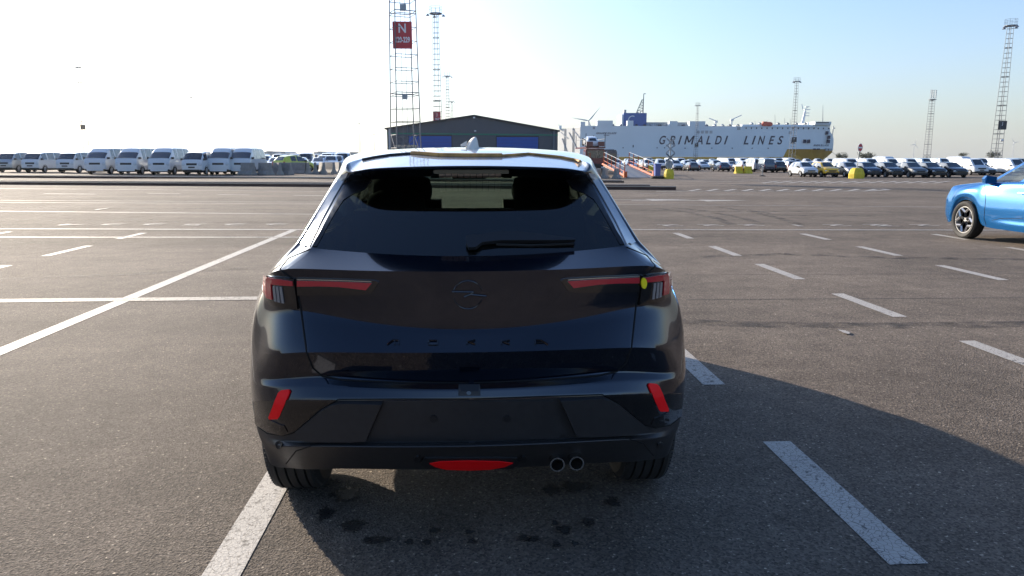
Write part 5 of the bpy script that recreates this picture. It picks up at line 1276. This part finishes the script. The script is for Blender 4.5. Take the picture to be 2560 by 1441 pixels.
# ------------------------------------------------------------ orange loading ramp with railings
RX = at(1563, 393, 79).x; RW = at(1636, 393, 79).x-RX; R0 = 78.5
rp = thing('loading_ramp', 'steel loading ramp with orange railings and posts beside the concrete barriers', 'ramp', (RX, R0, -.68))
mb = MB(); mb.add([(0.1, 0, .03), (RW+.4, -.6, .03), (RW, 14, 1.25), (.1, 14, 1.25), (.1, 0, 0), (RW+.4, -.6, 0), (RW, 14, 1.0), (.1, 14, 1.0)], [(0, 1, 2, 3), (7, 6, 5, 4), (0, 4, 5, 1), (1, 5, 6, 2), (2, 6, 7, 3), (3, 7, 4, 0)]); mb.build('deck_plate', M_GALVD, rp)
for s in (0, 1):
    x = 0 if s == 0 else RW
    for k in range(6):
        y = .6+k*2.5; z = .03+y*.088; mb = MB(); mb.bar((x, y, z-.1), (x, y, z+1.55), .055); mb.build('railing_post', M_ORANGE, rp)
    for h in (.55, 1.05, 1.55):
        mb = MB(); mb.bar((x, .6, .08+h), (x, 13.1, 1.18+h), .028); mb.build('handrail', M_ORANGE if h < 1 else M_STEEL, rp)
    mb = MB(); mb.bar((x, .2, .15), (x, 14, 1.30), .13); mb.build('side_beam', M_ORANGE, rp)
    mb = MB(); mb.box((x, .3, .35), (.35, .5, .6)); mb.build('hinge_block', M_ORANGE, rp)
# bin, tyre, crossing sign
q = gp(1646, 446.5); bn = thing('waste_bin', 'blue plastic waste bin standing beside the ramp railing', 'bin', (q.x, q.y+.6, q.z+.26))
mb = MB(); mb.add([(-.26, -.3, 0), (.26, -.3, 0), (.26, .3, 0), (-.26, .3, 0), (-.31, -.37, 1.15), (.31, -.37, 1.15), (.31, .37, 1.15), (-.31, .37, 1.15)], [(3, 2, 1, 0), (4, 5, 6, 7), (0, 1, 5, 4), (1, 2, 6, 5), (2, 3, 7, 6), (3, 0, 4, 7)]); mb.build('bin_body', M_BLUEPL, bn)
mb = MB(); mb.box((0, 0, 1.19), (.68, .80, .08)); mb.build('lid', M_BLUEPL, bn)
q = gp(1648, 447.8); mb = MB(); mb.lathe([(.38, 0), (.62, .0), (.70, .06), (.70, .22), (.62, .28), (.38, .28)], 24, 'z', caps=False); o = mb.build('tyre', M_RUB, None, (q.x, q.y+.7, q.z), smooth=50); tag(o, 'black tyre lying flat as a foot under the blue bin', 'tyre')
q = gp(1676, 448); FS = q.y/1880*12/.54; cs_ = thing('crossing_sign', 'grey pole with three pairs of crossed boards and a round sign back, on yellow foot', 'sign', (q.x, q.y+.6, q.z))
mb = MB(); mb.lathe([(.52, 0), (.54, .5), (.45, .85), (.30, .98), (.01, 1.0)], 8, 'z', caps=False); mb.build('concrete_foot', M_YCONC, cs_)
H_ = at(1679, 350, q.y+.6).z-q.z
mb = MB(); mb.bar((.05, 0, .9), (.05, 0, H_), .06, 10); mb.build('pole', M_STEEL, cs_)
for zc in (H_-.25, H_-.90, H_-1.75):
    for s in (-1, 1):
        mb = MB(); d = Vector((cos(R(42)), 0, s*sin(R(42)))); a_ = Vector((.05, -.09, zc)); n2 = Vector((-d.z, 0, d.x))*.07; t2 = Vector((0, .02, 0))
        pts = [a_-d*.6-n2, a_+d*.6-n2, a_+d*.6+n2, a_-d*.6+n2]; mb.add([p+t2*(0 if s > 0 else 1.2) for p in pts]+[p+t2*(1 if s > 0 else 2.2) for p in pts], [(0, 1, 2, 3), (7, 6, 5, 4), (0, 4, 5, 1), (1, 5, 6, 2), (2, 6, 7, 3), (3, 7, 4, 0)]); mb.build('crossed_board', M_STEEL if zc > H_-1.5 else M_GALVD, cs_)
mb = MB(); mb.lathe([(.01, -.015), (.43, -.015), (.43, .015), (.01, .015)], 8, 'y', (.0, .1, H_-2.45)); mb.build('sign_disc', M_STEEL, cs_)
# yellow barriers, sign stand, no entry sign
for px, py, lab in ((1630, 428, 'small yellow barrier seen through the ramp railing'), (1849, 434.5, 'yellow barrier block, left one of the pair left of the sign stand'), (1872, 434.5, 'yellow barrier block, right one of the pair left of the sign stand')):
    q = gp(px, py); mb = MB(); mb.prism([(-.32, 0), (.32, 0), (.32, .12), (.14, .35), (.10, .95), (-.10, .95), (-.14, .35), (-.32, .12)], -.55, .55, plane='yz'); mb.v = [(x, y, z) for x, y, z in mb.v]
    o = mb.build('yellow_barrier', M_YCONC, None, (q.x, q.y+.4, q.z)); o.rotation_euler = (0, 0, .25); tag(o, lab, 'barrier', 'yellow barriers')
q = gp(1905, 441); ss = thing('sign_stand', 'thin post on a round black rubber foot in front of the navy people carrier', 'post', (q.x, q.y, q.z))
mb = MB(); mb.lathe([(.42, 0), (.40, .06), (.1, .14), (.01, .14)], 16, 'z', caps=False); mb.build('foot', M_RUB, ss); mb = MB(); mb.bar((0, 0, .1), (0, 0, 1.1), .045, 8); mb.build('post', M_STEEL, ss)
q = gp(2148, 447); ne = thing('no_entry_sign', 'red and white no entry sign on a pole in a yellow foot', 'sign', (q.x, q.y+.6, q.z))
mb = MB(); mb.lathe([(.78, 0), (.80, .45), (.62, .95), (.42, 1.08), (.01, 1.1)], 8, 'z', caps=False); mb.build('concrete_foot', M_YCONC, ne)
zt_ = at(2155, 369.5, q.y+.6).z-q.z; mb = MB(); mb.bar((0, 0, 1.0), (.12, 0, zt_+.2), .045, 8); mb.build('pole', M_STEEL, ne)
di = empty('sign_disc', (.12, -.08, zt_), R(30)); di.parent = ne
mb = MB(); mb.lathe([(.01, -.02), (.38, -.02), (.38, .01), (.01, .01)], 24, 'y'); mb.build('red_plate', M_SIGNR, di)
mb = MB(); mb.lathe([(.38, -.022), (.42, -.022), (.42, .012), (.38, .012)], 24, 'y', caps=False); mb.build('white_rim', M_SIGNW, di); mb = MB(); mb.box((0, -.026, 0), (.62, .01, .14)); mb.build('white_bar', M_SIGNW, di)

# ------------------------------------------------------------ trees and a far wooded line
def tree(px, ytop, Y, w, lab, seed):
    r_ = random.Random(seed); q = at(px, ytop, Y); H = q.z; e = thing('tree', lab, 'tree', (q.x, Y, 0), group='trees on the skyline at the right')
    mb = MB(); mb.bar((0, 0, 0), (0, 0, H*.6), w*.05, 6, w*.02)
    for k in range(6): a = r_.uniform(0, 6.28); mb.bar((0, 0, H*.35), (cos(a)*w*.3, sin(a)*w*.3, H*r_.uniform(.55, .8)), w*.02, 4, .03)
    mb.build('trunk', M_BARK, e); mb = MB()
    cl = [(r_.uniform(-.32, .32)*w, r_.uniform(-.3, .3)*w, H*r_.uniform(.5, .86), r_.uniform(.12, .24)*w) for _ in range(11)]
    for cx, cy, cz, cr_ in cl:
        for _ in range(90):
            d = Vector((r_.gauss(0, 1), r_.gauss(0, 1), r_.gauss(0, 1))).normalized()*cr_*r_.uniform(.4, 1); s = w*.035
            p = Vector((cx, cy, cz))+d; u = Vector((r_.uniform(-1, 1), r_.uniform(-1, 1), r_.uniform(-1, 1)))*s; v = Vector((r_.uniform(-1, 1), r_.uniform(-1, 1), r_.uniform(-1, 1)))*s
            mb.add([p-u, p+u, p+v], [(0, 1, 2)])
    me = mb.mesh('crown', M_LEAF, recalc=False); o = bpy.data.objects.new('crown', me); COL.objects.link(o); o.parent = e
for k, (px, yt, Y, w, lab) in enumerate(((2107, 387, 420, 8, 'small dark tree right under the ship bow'), (2166, 385, 430, 10, 'dusty green tree just right of the no entry sign'), (2407, 382, 470, 6, 'small brown tree behind the big white van'), (2481, 382, 460, 9, 'brownish tree at the foot of the mast at the right edge'))):
    tree(px, yt, Y, w*1.15, lab, k)

# ------------------------------------------------------------ air: thin sunlit haze over the yard
mb = MB(); mb.box((0, 1140, 36), (6200, 2920, 82)); hzo = mb.build('haze', [])
hm = bpy.data.materials.new('haze_air'); hm.use_nodes = True; hn = hm.node_tree.nodes; hn.clear()
ho = hn.new('ShaderNodeOutputMaterial'); pv = hn.new('ShaderNodeVolumePrincipled'); pv.inputs['Color'].default_value = (.97, .98, 1, 1)
pv.inputs['Density'].default_value = .00005; pv.inputs['Anisotropy'].default_value = .7; hm.node_tree.links.new(pv.outputs[0], ho.inputs['Volume'])
hzo.data.materials.append(hm); hzo['kind'] = 'stuff'; hzo['label'] = 'thin bright haze lying over the yard and the harbour'
